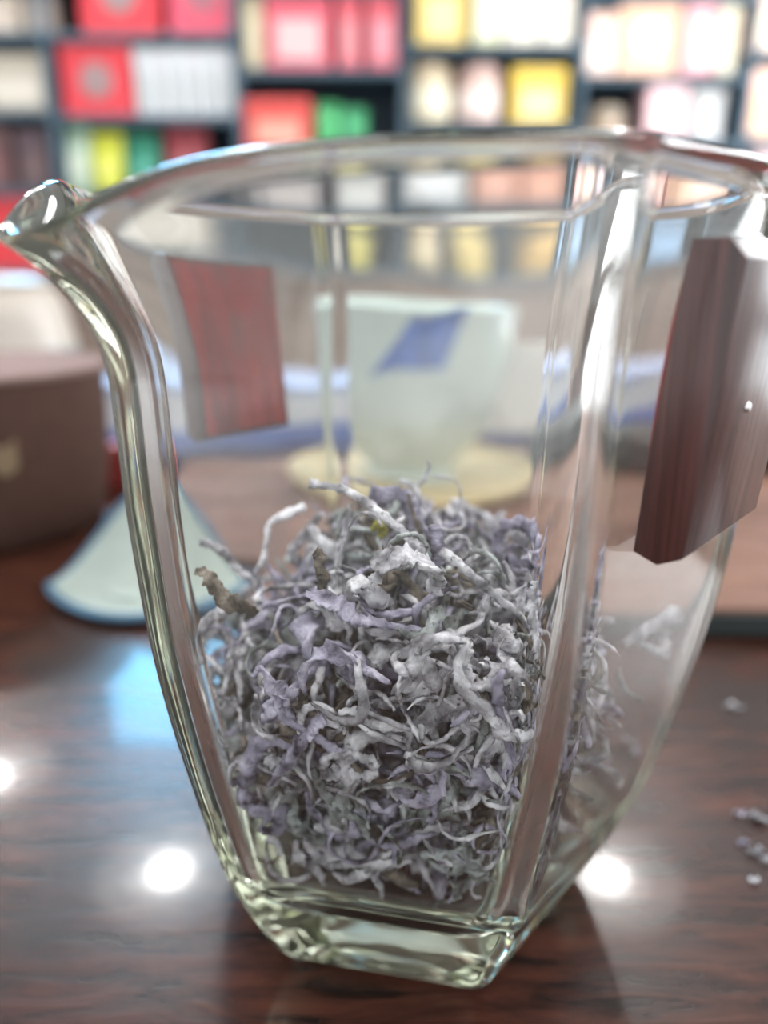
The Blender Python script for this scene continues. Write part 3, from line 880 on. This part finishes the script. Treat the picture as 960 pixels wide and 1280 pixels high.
# ------------------------------------------------------------------ dried tea
def twig_arrays(pts, wid, thick, sides=8, twist=0.0, jitter=0.12, rng=rnd, cup=0.0):
    """lumpy flattened strand; returns verts (n,3), faces"""
    vs, fs = [], []
    m = len(pts); prev = None
    ph = [rng.uniform(0, 6.28) for _ in range(sides)]
    kn = [1 + 0.22 * math.sin(i * 0.9 + ph[0]) * math.sin(i * 0.37 + ph[1]) + rng.uniform(-.14, .14) for i in range(m)]
    for i, p in enumerate(pts):
        t = (pts[min(i + 1, m - 1)] - pts[max(i - 1, 0)])
        if t.length < 1e-9: t = Vector((0, 0, 1))
        t.normalize()
        if prev is None:
            a = t.orthogonal().normalized()
        else:
            a = prev - t * prev.dot(t)
            a = a.normalized() if a.length > 1e-6 else t.orthogonal().normalized()
        prev = a
        b = t.cross(a)
        tw = twist * i / m
        ca, sa = math.cos(tw), math.sin(tw)
        a2 = a * ca + b * sa; b2 = b * ca - a * sa
        w = wid[i] * kn[i]; h = thick[i] * kn[-i]
        p = p + (a2 * rng.uniform(-1, 1) + b2 * rng.uniform(-1, 1)) * wid[i] * jitter * 1.3
        for k in range(sides):
            q = 2 * math.pi * k / sides
            j = 1 + jitter * (math.sin(i * 1.3 + ph[k]) + rng.uniform(-.6, .6))
            x = math.cos(q) * w * j; y = math.sin(q) * h * j
            y += cup * (x / max(w, 1e-6)) ** 2 * w
            vs.append(tuple(p + a2 * x + b2 * y))
    for i in range(m - 1):
        for k in range(sides):
            k2 = (k + 1) % sides
            fs.append((i * sides + k, i * sides + k2, (i + 1) * sides + k2, (i + 1) * sides + k))
    fs.append(tuple(range(sides - 1, -1, -1))); fs.append(tuple((m - 1) * sides + k for k in range(sides)))
    return vs, fs

def walk(length, n, curl, wander, end_curl, rng):
    d = Vector((1, 0, 0)); up = Vector((0, 0, 1))
    p = Vector((0, 0, 0)); pts = [p.copy()]
    k1 = rng.gauss(0, curl); k2 = rng.gauss(0, curl)
    st = length / n
    for i in range(n):
        k1 = 0.86 * k1 + rng.gauss(0, wander); k2 = 0.86 * k2 + rng.gauss(0, wander)
        e = i / n
        kk = end_curl * max(0, (e - 0.62) / 0.38) ** 1.2
        side = d.cross(up).normalized()
        d = (d + (up * (k1 + kk) + side * k2) * st).normalized()
        up = (up - d * up.dot(d)).normalized()
        p = p + d * st
        pts.append(p.copy())
    return pts

def env(i, m, style, rng_):
    u = i / (m - 1)
    if style == 'taper':
        return 0.35 + 0.65 * math.sin(math.pi * min(1, u * 0.85 + 0.12))
    if style == 'leaf':
        return 0.18 + 1.0 * math.sin(math.pi * u) ** 0.8
    return 0.75 + 0.3 * math.sin(u * 11 + rng_) * 0.6 - (0.35 if u > .97 or u < .03 else 0)

def make_piece(rng, kind):
    parts = []
    if kind == 'strand':
        L_ = rng.uniform(1.0, 2.4); n = 36
        pts = walk(L_, n, 1.0, 1.5, rng.choice([0, 0, 6, -8, 11]), rng)
        w0 = rng.uniform(0.026, 0.052); ph = rng.uniform(0, 6)
        w = [w0 * env(i, n + 1, 'x', ph) for i in range(n + 1)]
        parts.append(twig_arrays(pts, w, [x * rng.uniform(.5, .8) for x in w], 7, rng.uniform(-7, 7), 0.14, rng))
    elif kind == 'ribbon':
        L_ = rng.uniform(0.8, 1.6); n = 30
        pts = walk(L_, n, 1.4, 1.8, rng.choice([0, 5, -7]), rng)
        w0 = rng.uniform(0.075, 0.125)
        w = [w0 * env(i, n + 1, 'leaf', 0) for i in range(n + 1)]
        parts.append(twig_arrays(pts, w, [0.012 + x * 0.22 for x in w], 8, rng.uniform(-9, 9), 0.12, rng, rng.uniform(.2, .7)))
    elif kind == 'curl':
        n = 26; r0 = rng.uniform(0.1, 0.2); turns = rng.uniform(0.75, 1.5); bend = rng.uniform(0, 6); squash = rng.uniform(0.8, 1.4)
        pts = []
        for i in range(n + 1):
            u = i / n; a = turns * 2 * math.pi * u; r = r0 * (1.15 - 0.45 * u) * (1 + 0.22 * math.sin(2.3 * a + bend) + rng.uniform(-.07, .07))
            pts.append(Vector((r * squash * math.cos(a), r * math.sin(a) / squash, r0 * (0.9 * u * turns + 0.35 * math.sin(1.7 * a + bend)))))
        tail = [pts[0] + Vector((rng.uniform(0, .2), -0.12 * k, rng.uniform(-.03, .03) * k)) for k in range(4, 0, -1)]
        pts = tail + pts
        w0 = rng.uniform(0.04, 0.065); m = len(pts)
        w = [w0 * env(i, m, 'taper', 0) for i in range(m)]
        parts.append(twig_arrays(pts, w, [x * .75 for x in w], 7, 2, 0.13, rng))
    elif kind == 'fork':
        n = 26
        pts = walk(rng.uniform(0.9, 1.4), n, 0.9, 1.3, 0, rng)
        w0 = rng.uniform(0.045, 0.07)
        w = [w0 * env(i, n + 1, 'taper', 0) for i in range(n + 1)]
        parts.append(twig_arrays(pts, w, [x * .7 for x in w], 7, rng.uniform(-4, 4), 0.12, rng))
        for q in range(rng.choice([1, 2])):
            k = rng.randrange(6, 14)
            br = walk(rng.uniform(0.35, 0.7), 10, 1.5, 1.0, rng.choice([0, 7]), rng)
            R_ = Matrix.Rotation(rng.uniform(.5, 1.3) * rng.choice([-1, 1]), 3, Vector((rng.uniform(-.4, .4), rng.uniform(-1, 1), 1)).normalized())
            br = [pts[k] + R_ @ b for b in br]
            ww = [w0 * .7 * env(i, 11, 'taper', 0) for i in range(11)]
            parts.append(twig_arrays(br, ww, [x * .7 for x in ww], 6, 1, 0.12, rng))
    elif kind == 'crumple':
        n = 32
        pts = walk(rng.uniform(1.1, 1.7), n, 4.5, 3.6, 9, rng)
        w0 = rng.uniform(0.07, 0.11)
        w = [w0 * env(i, n + 1, 'leaf', 0) for i in range(n + 1)]
        parts.append(twig_arrays(pts, w, [0.015 + x * 0.3 for x in w], 8, rng.uniform(-12, 12), 0.22, rng, rng.uniform(.3, .9)))
    V_, F_ = [], []
    for v, f in parts:
        o = len(V_); V_ += v; F_ += [tuple(o + i for i in q) for q in f]
    V_ = np.array(V_); V_ -= V_.mean(0)
    return V_, F_

TEA = {
    'pale': tea_mat('tea_pale_silver', [(0.04, 0.035, 0.04), (0.40, 0.39, 0.42), (0.84, 0.83, 0.87)]),
    'lavender': tea_mat('tea_lavender', [(0.04, 0.032, 0.05), (0.31, 0.29, 0.38), (0.62, 0.59, 0.71)], fleck_amt=0.68),
    'green': tea_mat('tea_grey_green', [(0.045, 0.05, 0.045), (0.24, 0.26, 0.255), (0.52, 0.56, 0.56)]),
    'brown': tea_mat('tea_dark_brown', [(0.028, 0.02, 0.016), (0.10, 0.082, 0.065), (0.30, 0.26, 0.22)]),
    'olive': tea_mat('tea_olive', [(0.10, 0.09, 0.02), (0.32, 0.30, 0.05), (0.48, 0.44, 0.10)]),
}
def tea_mesh(name, V_, F_, mat):
    me = bpy.data.meshes.new(name)
    me.from_pydata((np.asarray(V_) * CM).tolist(), [], F_)
    me.polygons.foreach_set('use_smooth', [True] * len(me.polygons))
    me.materials.append(mat); me.update()
    return me

KINDS = ['strand'] * 8 + ['ribbon'] * 3 + ['curl'] * 1 + ['fork'] * 4 + ['crumple'] * 3
BASES = []
for i in range(72):
    kd = KINDS[i % len(KINDS)]
    V_, F_ = make_piece(rnd, kd)
    BASES.append((kd, V_, F_))

FRONT_N = PHI - math.pi / 6        # direction the front facet faces
def inside(Vw, shell=0.0):
    """Vw in cm, pitcher-local"""
    r = np.hypot(Vw[:, 0], Vw[:, 1]); th = np.arctan2(Vw[:, 1], Vw[:, 0]); z = Vw[:, 2]
    if z.min() < FLOOR_IN + 0.02: return False
    marg = 0.03 + shell * (np.abs(wrap(th - FRONT_N)) < math.radians(34))
    return bool(np.all(r < inner_r(th, np.clip(z, FLOOR_IN, ZR)) - marg))

def heap_top(x, y):
    """height of the heap surface, pitcher-local cm"""
    d = math.hypot(x - 0.1, y + 0.5)
    z = 5.25 - 0.10 * d * d
    if x < -0.7: z -= 0.62 * (-0.7 - x)
    if x > 1.4: z -= 2.4 * (x - 1.4)
    if y > 0.4: z -= 0.3 * (y - 0.4)
    return z

# hand-placed strands that stand out in the photo; points are (px, py, distance in cm)
HERO = [
    ('tea_twig', 'pale', 'long arched grey twig rising at the top of the heap towards the left',
     [(389, 602, 8.0), (402, 604, 8.0), (430, 609, 7.9), (455, 622, 7.8), (485, 645, 7.6), (512, 668, 7.4), (535, 690, 7.3), (556, 712, 7.3)], [.055, .042, .045, .05, .052, .055, .05, .04], .85),
    ('tea_twig', 'pale', 'long straight pale stalk slanting down to the right across the heap top',
     [(552, 684, 7.2), (575, 700, 7.2), (600, 722, 7.2), (630, 748, 7.2), (660, 772, 7.25), (672, 785, 7.3)], [.05, .05, .05, .052, .05, .045], .6),
    ('tea_twig', 'green', 'thin dark hooked stem under the arched twig',
     [(485, 684, 7.1), (492, 674, 7.1), (505, 666, 7.1), (522, 665, 7.15), (534, 676, 7.2), (538, 692, 7.2)], [.025, .03, .03, .032, .03, .025], .8),
    ('tea_twig', 'pale', 'thick bent pale twig leaning on the left glass wall',
     [(292, 757, 7.6), (272, 764, 7.6), (254, 780, 7.6), (243, 800, 7.6), (236, 826, 7.6)], [.07, .075, .07, .06, .05], .8),
    ('tea_leaf', 'brown', 'brown pointed leaf curving up at the left of the heap',
     [(248, 710, 7.5), (262, 712, 7.4), (275, 728, 7.3), (290, 744, 7.2), (310, 752, 7.2), (325, 762, 7.2)], [.03, .06, .08, .10, .08, .05], .35),
    ('tea_twig', 'pale', 'wavy blurred twig standing at the left behind the brown leaf',
     [(254, 674, 8.6), (270, 678, 8.6), (286, 690, 8.6), (300, 708, 8.6), (318, 722, 8.6), (330, 740, 8.6)], [.05, .055, .06, .06, .055, .05], .8),
    ('tea_twig', 'pale', 'upright thin twig with a bent tip left of the arched twig',
     [(384, 631, 8.9), (362, 640, 8.9), (342, 650, 8.8), (337, 672, 8.7), (333, 695, 8.6), (322, 714, 8.5)], [.06, .07, .05, .045, .05, .05], .7),
    ('tea_twig', 'pale', 'forked whitish twig behind the arched one',
     [(404, 640, 9.0), (392, 655, 9.0), (378, 672, 8.9), (368, 684, 8.8), (380, 700, 8.7)], [.05, .06, .07, .06, .05], .7),
    ('tea_petal', 'lavender', 'pale lilac petal behind the arched twig',
     [(452, 648, 8.6), (470, 628, 8.6), (492, 620, 8.6), (510, 630, 8.6), (520, 652, 8.5)], [.05, .14, .18, .14, .06], .25),
    ('tea_petal', 'lavender', 'pinkish lilac petal lying below the arched twig',
     [(420, 652, 8.6), (440, 660, 8.5), (465, 660, 8.4), (490, 668, 8.3)], [.05, .12, .13, .05], .3),
    ('tea_bud', 'olive', 'small yellow-green bud on the heap under the arched twig',
     [(466, 660, 7.9), (474, 655, 7.9), (482, 660, 7.9), (476, 668, 7.9)], [.03, .06, .06, .03], .9),
    ('tea_twig', 'lavender', 'grey-lilac stub standing upright on the heap top',
     [(548, 700, 7.3), (550, 684, 7.3), (545, 668, 7.3), (546, 654, 7.3)], [.09, .11, .10, .06], .7),
    ('tea_twig', 'brown', 'thin brown stalk sticking up right of the arched twig',
     [(513, 614, 8.4), (516, 630, 8.3), (522, 648, 8.2), (528, 664, 8.1)], [.022, .026, .03, .03], .9),
    ('tea_bud', 'brown', 'dark brown bud sticking up at the left of the heap top',
     [(397, 684, 7.1), (404, 690, 7.1), (402, 702, 7.1), (408, 716, 7.1), (404, 732, 7.1)], [.05, .07, .05, .07, .05], .8),
    ('tea_twig', 'pale', 'whitish knobbed twig lying at the middle of the heap top',
     [(442, 728, 7.0), (455, 727, 7.0), (468, 722, 7.0), (478, 708, 7.0), (474, 692, 7.0)], [.06, .055, .055, .06, .07], .8),
    ('tea_leaf', 'pale', 'broad white crumpled leaf crowning the heap',
     [(470, 690, 6.95), (486, 702, 6.9), (505, 696, 6.9), (528, 700, 6.9), (545, 712, 6.95), (540, 735, 7.0)], [.08, .15, .15, .14, .13, .08], .3),
    ('tea_leaf', 'lavender', 'lilac-white leaf tapering to a stalk in the upper middle',
     [(386, 736, 6.9), (405, 742, 6.85), (425, 752, 6.85), (444, 768, 6.85), (470, 772, 6.9), (500, 778, 6.95), (530, 782, 7.0)], [.03, .08, .11, .09, .05, .045, .035], .45),
    ('tea_leaf', 'pale', 'upright flat pale leaf at the right of the heap',
     [(680, 722, 7.0), (676, 745, 6.95), (682, 770, 6.9), (690, 795, 6.9), (698, 815, 6.95), (694, 832, 7.0)], [.07, .14, .13, .13, .10, .05], .3),
    ('tea_leaf', 'lavender', 'crumpled lilac leaf curling over at the upper right of the heap',
     [(626, 690, 8.2), (630, 664, 8.2), (645, 652, 8.2), (668, 662, 8.2), (684, 676, 8.1), (676, 700, 8.0), (656, 692, 7.9)], [.06, .10, .14, .15, .15, .13, .06], .35),
    ('tea_leaf', 'lavender', 'narrow pale leaf pointing up at the right end of the heap',
     [(714, 668, 7.6), (709, 690, 7.6), (704, 712, 7.6), (700, 735, 7.6)], [.02, .06, .07, .04], .4),
    ('tea_leaf', 'lavender', 'long lilac leaf slanting down to the left in the middle of the heap',
     [(410, 888, 6.7), (398, 898, 6.65), (384, 914, 6.6), (366, 932, 6.6), (352, 952, 6.65), (334, 972, 6.7), (322, 986, 6.75)], [.05, .075, .085, .11, .12, .06, .03], .55),
    ('tea_twig', 'pale', 'small white double curl low in the middle of the heap, left ring',
     [(444, 928, 6.75), (430, 934, 6.72), (418, 934, 6.7), (407, 944, 6.7), (408, 960, 6.7), (418, 964, 6.7), (426, 954, 6.72), (418, 946, 6.74)], [.035, .04, .05, .06, .065, .06, .05, .04], .75),
    ('tea_twig', 'pale', 'small white double curl low in the middle of the heap, right ring',
     [(444, 930, 6.75), (456, 936, 6.72), (468, 940, 6.7), (470, 954, 6.7), (458, 960, 6.7), (444, 956, 6.72), (442, 948, 6.74)], [.035, .045, .055, .06, .055, .05, .035], .75),
    ('tea_twig', 'pale', 'wavy pale twig bending down at its right end below the middle',
     [(428, 882, 6.75), (446, 880, 6.7), (462, 894, 6.7), (486, 898, 6.7), (508, 900, 6.7), (530, 896, 6.7), (544, 908, 6.7), (547, 928, 6.7)], [.04, .05, .05, .06, .055, .06, .055, .035], .7),
    ('tea_twig', 'green', 'grey-green stem running down through the middle of the heap',
     [(396, 950, 6.8), (398, 970, 6.75), (410, 992, 6.75), (430, 1008, 6.75), (452, 1022, 6.75), (462, 1040, 6.8)], [.035, .05, .055, .06, .06, .04], .7),
    ('tea_twig', 'lavender', 'purplish stalk rising to the right near the lower right glass wall',
     [(604, 985, 7.0), (630, 968, 6.95), (655, 950, 6.9), (678, 930, 6.95), (690, 912, 7.05)], [.045, .055, .055, .05, .04], .7),
    ('tea_leaf', 'lavender', 'pinkish-lilac leaf pointing down at the bottom of the heap',
     [(540, 1030, 7.1), (552, 1050, 7.1), (556, 1075, 7.15), (552, 1100, 7.25), (548, 1118, 7.35)], [.08, .12, .14, .12, .04], .4),
    ('tea_leaf', 'lavender', 'deep lilac hooked leaf at the bottom middle of the heap',
     [(448, 1058, 7.1), (462, 1044, 7.05), (480, 1040, 7.05), (490, 1060, 7.1), (488, 1086, 7.2)], [.06, .09, .11, .10, .04], .4),
    ('tea_twig', 'pale', 'white forked twig low at the right of the heap',
     [(500, 1040, 7.0), (525, 1030, 6.95), (548, 1022, 6.95), (570, 1020, 6.95), (600, 1012, 7.0)], [.05, .06, .07, .06, .04], .7),
    ('tea_twig', 'green', 'curved greenish twig against the left glass wall low down',
     [(250, 915, 7.5), (266, 912, 7.5), (282, 925, 7.5), (290, 948, 7.5), (284, 970, 7.5)], [.03, .045, .05, .045, .03], .7),
    ('tea_twig', 'pale', 'pale looped twig alone behind the right facet of the glass',
     [(762, 800, 8.6), (790, 780, 8.6), (818, 762, 8.7), (845, 764, 8.8), (850, 785, 8.9), (832, 806, 8.8), (800, 806, 8.7), (780, 796, 8.65)], [.05, .075, .09, .08, .085, .075, .07, .05], .75),
    ('tea_twig', 'green', 'tiny hooked twig below the looped one behind the right facet',
     [(756, 830, 8.5), (758, 850, 8.5), (770, 862, 8.5), (782, 866, 8.55)], [.03, .035, .045, .04], .7),
]
pit_loc = Vector((PCX, PCY, 0))
for nm, mt, lab, pts, wd, flat in HERO:
    P3 = [at(x, y, Y=yy - (0.12 if yy < 7.05 else 0)) - pit_loc for x, y, yy in pts]
    # keep each control point inside the glass
    Q = []
    for p in P3:
        r = math.hypot(p.x, p.y); th = math.atan2(p.y, p.x)
        z = max(p.z, FLOOR_IN + 0.12)
        lim = float(inner_r(np.array(th), np.array(min(z, ZR)))) - 0.12
        if r > lim:
            p = Vector((p.x * lim / r, p.y * lim / r, z))
        else:
            p = Vector((p.x, p.y, z))
        Q.append(p)
    n = 8 * (len(Q) - 1)
    C_ = catmull(Q, n)
    wv = [float(np.interp(i / (n - 1) * (len(wd) - 1), range(len(wd)), wd)) for i in range(n)]
    V_, F_ = twig_arrays(C_, wv, [w * flat for w in wv], 10, rnd.uniform(-1.5, 1.5) if flat < .5 else 2.0, 0.10, rnd, 0.4 if flat < .5 else 0.0)
    V_ = np.array(V_); c = V_.mean(0)
    me = tea_mesh(nm, V_ - c, F_, TEA[mt])
    o = link(nm, me); o.location = (Vector(c) + pit_loc) * CM
    tag(o, lab, 'dried tea', 'single strands that stand out of the tea heap')

placed = []
camp = np.array([-PCX, -PCY, CAM_H])
tries = 0
TARGET = 1500
while len(placed) < TARGET and tries < 14000:
    tries += 1
    bi = rnd.randrange(len(BASES))
    kd, V_, F_ = BASES[bi]
    small = tries % 4 == 0
    x = rnd.uniform(-3.3, 1.9); y = rnd.uniform(-3.3, 3.3); z = rnd.uniform(1.0, 2.3 if small and tries % 2 else 5.3)
    if z > heap_top(x, y): continue
    # strands lie mostly flat, tumbled near the walls
    e = (rnd.gauss(0, 0.9), rnd.gauss(0, 0.7), rnd.uniform(0, 6.283))
    R_ = (Matrix.Rotation(e[2], 3, 'Z') @ Matrix.Rotation(e[1], 3, 'Y') @ Matrix.Rotation(e[0], 3, 'X'))
    sc_ = rnd.uniform(0.4, 0.75) if small else rnd.uniform(0.85, 1.25)
    Rn = np.array(R_) * sc_
    Vw = V_ @ Rn.T + np.array([x, y, z])
    if not inside(Vw, 0.17): continue
    if Vw[:, 2].max() > heap_top(x, y) + 0.55: continue
    q = rnd.random()
    u = (x + 1.0) / 3
    mt = 'pale' if q < .46 else 'lavender' if q < .70 else 'green' if q < .88 else 'brown'
    dist = float(np.linalg.norm(np.array([x, y, z]) - camp))
    placed.append((dist - 0.35 * max(0, z - heap_top(x, y) + 1.0), bi, R_.to_euler(), sc_, (x, y, z), mt, Vw))
# strands pressed flat against the inside of the front facet
nf = Vector((math.cos(FRONT_N), math.sin(FRONT_N), 0)); tf = Vector((-math.sin(FRONT_N), math.cos(FRONT_N), 0))
pressed = 0; tries = 0
while pressed < 78 and tries < 6000:
    tries += 1
    bi = rnd.randrange(len(BASES))
    kd, V_, F_ = BASES[bi]
    if kd == 'curl' or (kd == 'crumple' and rnd.random() < .5): continue
    _, _, Vt = np.linalg.svd(V_ - V_.mean(0), full_matrices=False)
    if np.linalg.det(Vt) < 0: Vt[2] *= -1
    sp_ = rnd.uniform(0, 6.283)
    lean = Vector((0, 0, 1)) + nf * 0.18
    e1 = (tf * math.cos(sp_) + lean.normalized() * math.sin(sp_)).normalized()
    e3 = nf - e1 * nf.dot(e1); e3.normalize(); e2 = e3.cross(e1)
    Rn = np.stack([np.array(e1), np.array(e2), np.array(e3)], 1) @ Vt
    z = rnd.uniform(1.3, 5.1); sx = rnd.uniform(-2.0, 1.9)
    ap_ = float(inner_r(np.array(FRONT_N), np.array(z)))
    c_ = nf * (ap_ - rnd.uniform(0.13, 0.3)) + tf * sx + Vector((0, 0, z))
    if z > heap_top(c_.x, c_.y) + 0.1: continue
    s_ = rnd.uniform(0.85, 1.3)
    Vw = (V_ * s_) @ Rn.T + np.array(c_)
    if not inside(Vw): continue
    q = rnd.random()
    mt = 'pale' if q < .55 else 'lavender' if q < .80 else 'green' if q < .92 else 'brown'
    placed.append((0.0, bi, Matrix(Rn.tolist()).to_euler(), s_, tuple(c_), mt, Vw))
    pressed += 1
# loose strands standing up from the top of the heap
wisps = 0; tries = 0
SB = [i for i, b in enumerate(BASES) if b[0] in ('strand', 'fork')]
while wisps < 22 and tries < 3000:
    tries += 1
    bi = rnd.choice(SB); kd, V_, F_ = BASES[bi]
    x = rnd.uniform(-2.4, 1.5); y = rnd.uniform(-1.9, 1.6)
    R_ = Matrix.Rotation(rnd.uniform(0, 6.283), 3, 'Z') @ Matrix.Rotation(-rnd.uniform(0.35, 1.1), 3, 'Y') @ Matrix.Rotation(rnd.uniform(0, 6.283), 3, 'X')
    s_ = rnd.uniform(0.7, 1.0)
    Vw = V_ @ (np.array(R_) * s_).T
    z = heap_top(x, y) + 0.05 - Vw[:, 2].min() * 0.35
    Vw = Vw + np.array([x, y, z])
    if not inside(Vw): continue
    mt = rnd.choice(['pale', 'pale', 'lavender', 'green'])
    placed.append((0.1, bi, R_.to_euler(), s_, (x, y, z), mt, Vw))
    wisps += 1
placed.sort(key=lambda t: t[0])
COLW = {'pale': 'pale silver-grey', 'lavender': 'lilac-grey', 'green': 'greenish-grey', 'brown': 'dark brown'}
KNAME = {'strand': ('tea_strand', 'thin wavy strand'), 'ribbon': ('tea_ribbon', 'flat twisted ribbon'), 'curl': ('tea_curl', 'ring-shaped curl'),
         'fork': ('forked_tea_twig', 'forked twig'), 'crumple': ('crumpled_tea_leaf', 'crumpled leaf')}
def where(loc):
    p = Vector(loc) + pit_loc; z = p.z - CAM_H
    d = p.y * math.cos(PITCH) - z * math.sin(PITCH); u = p.y * math.sin(PITCH) + z * math.cos(PITCH)
    px = 480 + FPX * p.x / d; py = 640 - FPX * u / d
    h = ('far left', 'left', 'centre', 'right', 'far right')[min(4, max(0, int((px - 240) / 96)))]
    v = ('top', 'upper', 'middle', 'lower', 'bottom')[min(4, max(0, int((py - 660) / 88)))]
    side = 'front' if loc[1] < -1.4 else 'back'
    return '%s %s %s of the tea heap' % (v, h, side)
NIND = 262
cache = {}
for t in placed[:NIND]:
    _, bi, eu, s, loc, mt, Vw = t
    if (bi, mt) not in cache:
        cache[(bi, mt)] = tea_mesh(KNAME[BASES[bi][0]][0], BASES[bi][1], BASES[bi][2], TEA[mt])
    o = link(KNAME[BASES[bi][0]][0], cache[(bi, mt)])
    o.location = (Vector(loc) + pit_loc) * CM; o.rotation_euler = eu; o.scale = (s, s, s)
    tag(o, '%s %s, %s' % (COLW[mt], KNAME[BASES[bi][0]][1], where(loc)), 'dried tea', 'strands of dried tea in the glass pitcher')
rest = placed[NIND:]
VV, FF, MI = [], [], []
order = ['pale', 'lavender', 'green', 'brown']
o_ = 0
for t in rest:
    VV.append(t[6]); F_ = BASES[t[1]][2]
    FF += [tuple(i + o_ for i in f) for f in F_]
    MI += [order.index(t[5])] * len(F_)
    o_ += len(t[6])
if VV:
    me = bpy.data.meshes.new('tea_heap')
    me.from_pydata((np.concatenate(VV) * CM).tolist(), [], FF)
    for k in order: me.materials.append(TEA[k])
    me.polygons.foreach_set('material_index', MI)
    me.polygons.foreach_set('use_smooth', [True] * len(me.polygons)); me.update()
    o = link('tea_heap', me); o.location = pit_loc * CM
    tag(o, 'inner mass of tangled grey dried tea filling the lower glass pitcher', 'dried tea', kind='stuff')
print('tea placed', len(placed), 'tries', tries)

# ------------------------------------------------------------------ crumbs on the table
def crumb(px, py, size, mt, lab):
    p = at(px, py, Z=0.0)
    n = 9
    pts = [Vector((size * (i / n - .5) * 2, size * .35 * math.sin(i * .8 + px), 0)) for i in range(n + 1)]
    w = [size * (.22 + .2 * math.sin(i * 2.3 + py)) * math.sin(math.pi * (i + .6) / (n + 1.2)) + .01 for i in range(n + 1)]
    V_, F_ = twig_arrays(pts, w, [x * .7 for x in w], 8, 1.0, 0.3, rnd)
    V_ = np.array(V_); V_[:, 2] -= V_[:, 2].min()
    o = link('tea_crumb', tea_mesh('tea_crumb', V_, F_, TEA[mt]))
    o.location = p * CM; o.rotation_euler = (0, 0, rnd.uniform(-.6, .6))
    tag(o, lab, 'crumb', 'crumbs of tea on the table')
crumb(948, 1026, .16, 'pale', 'whitish tea crumb on the table at the right edge, uppermost of the cluster')
crumb(924, 1020, .09, 'lavender', 'tiny lilac tea crumb left of the uppermost whitish one')
crumb(945, 1068, .14, 'pale', 'whitish tea crumb in the middle of the right edge cluster')
crumb(928, 1056, .09, 'lavender', 'tiny dull tea crumb left of the middle whitish one')
crumb(957, 1078, .10, 'pale', 'pale tea crumb cut by the right edge of the photo')
crumb(943, 1104, .08, 'pale', 'smallest tea crumb at the bottom of the right edge cluster')
crumb(916, 886, .16, 'pale', 'lone blurred tea crumb on the table right of the pitcher')
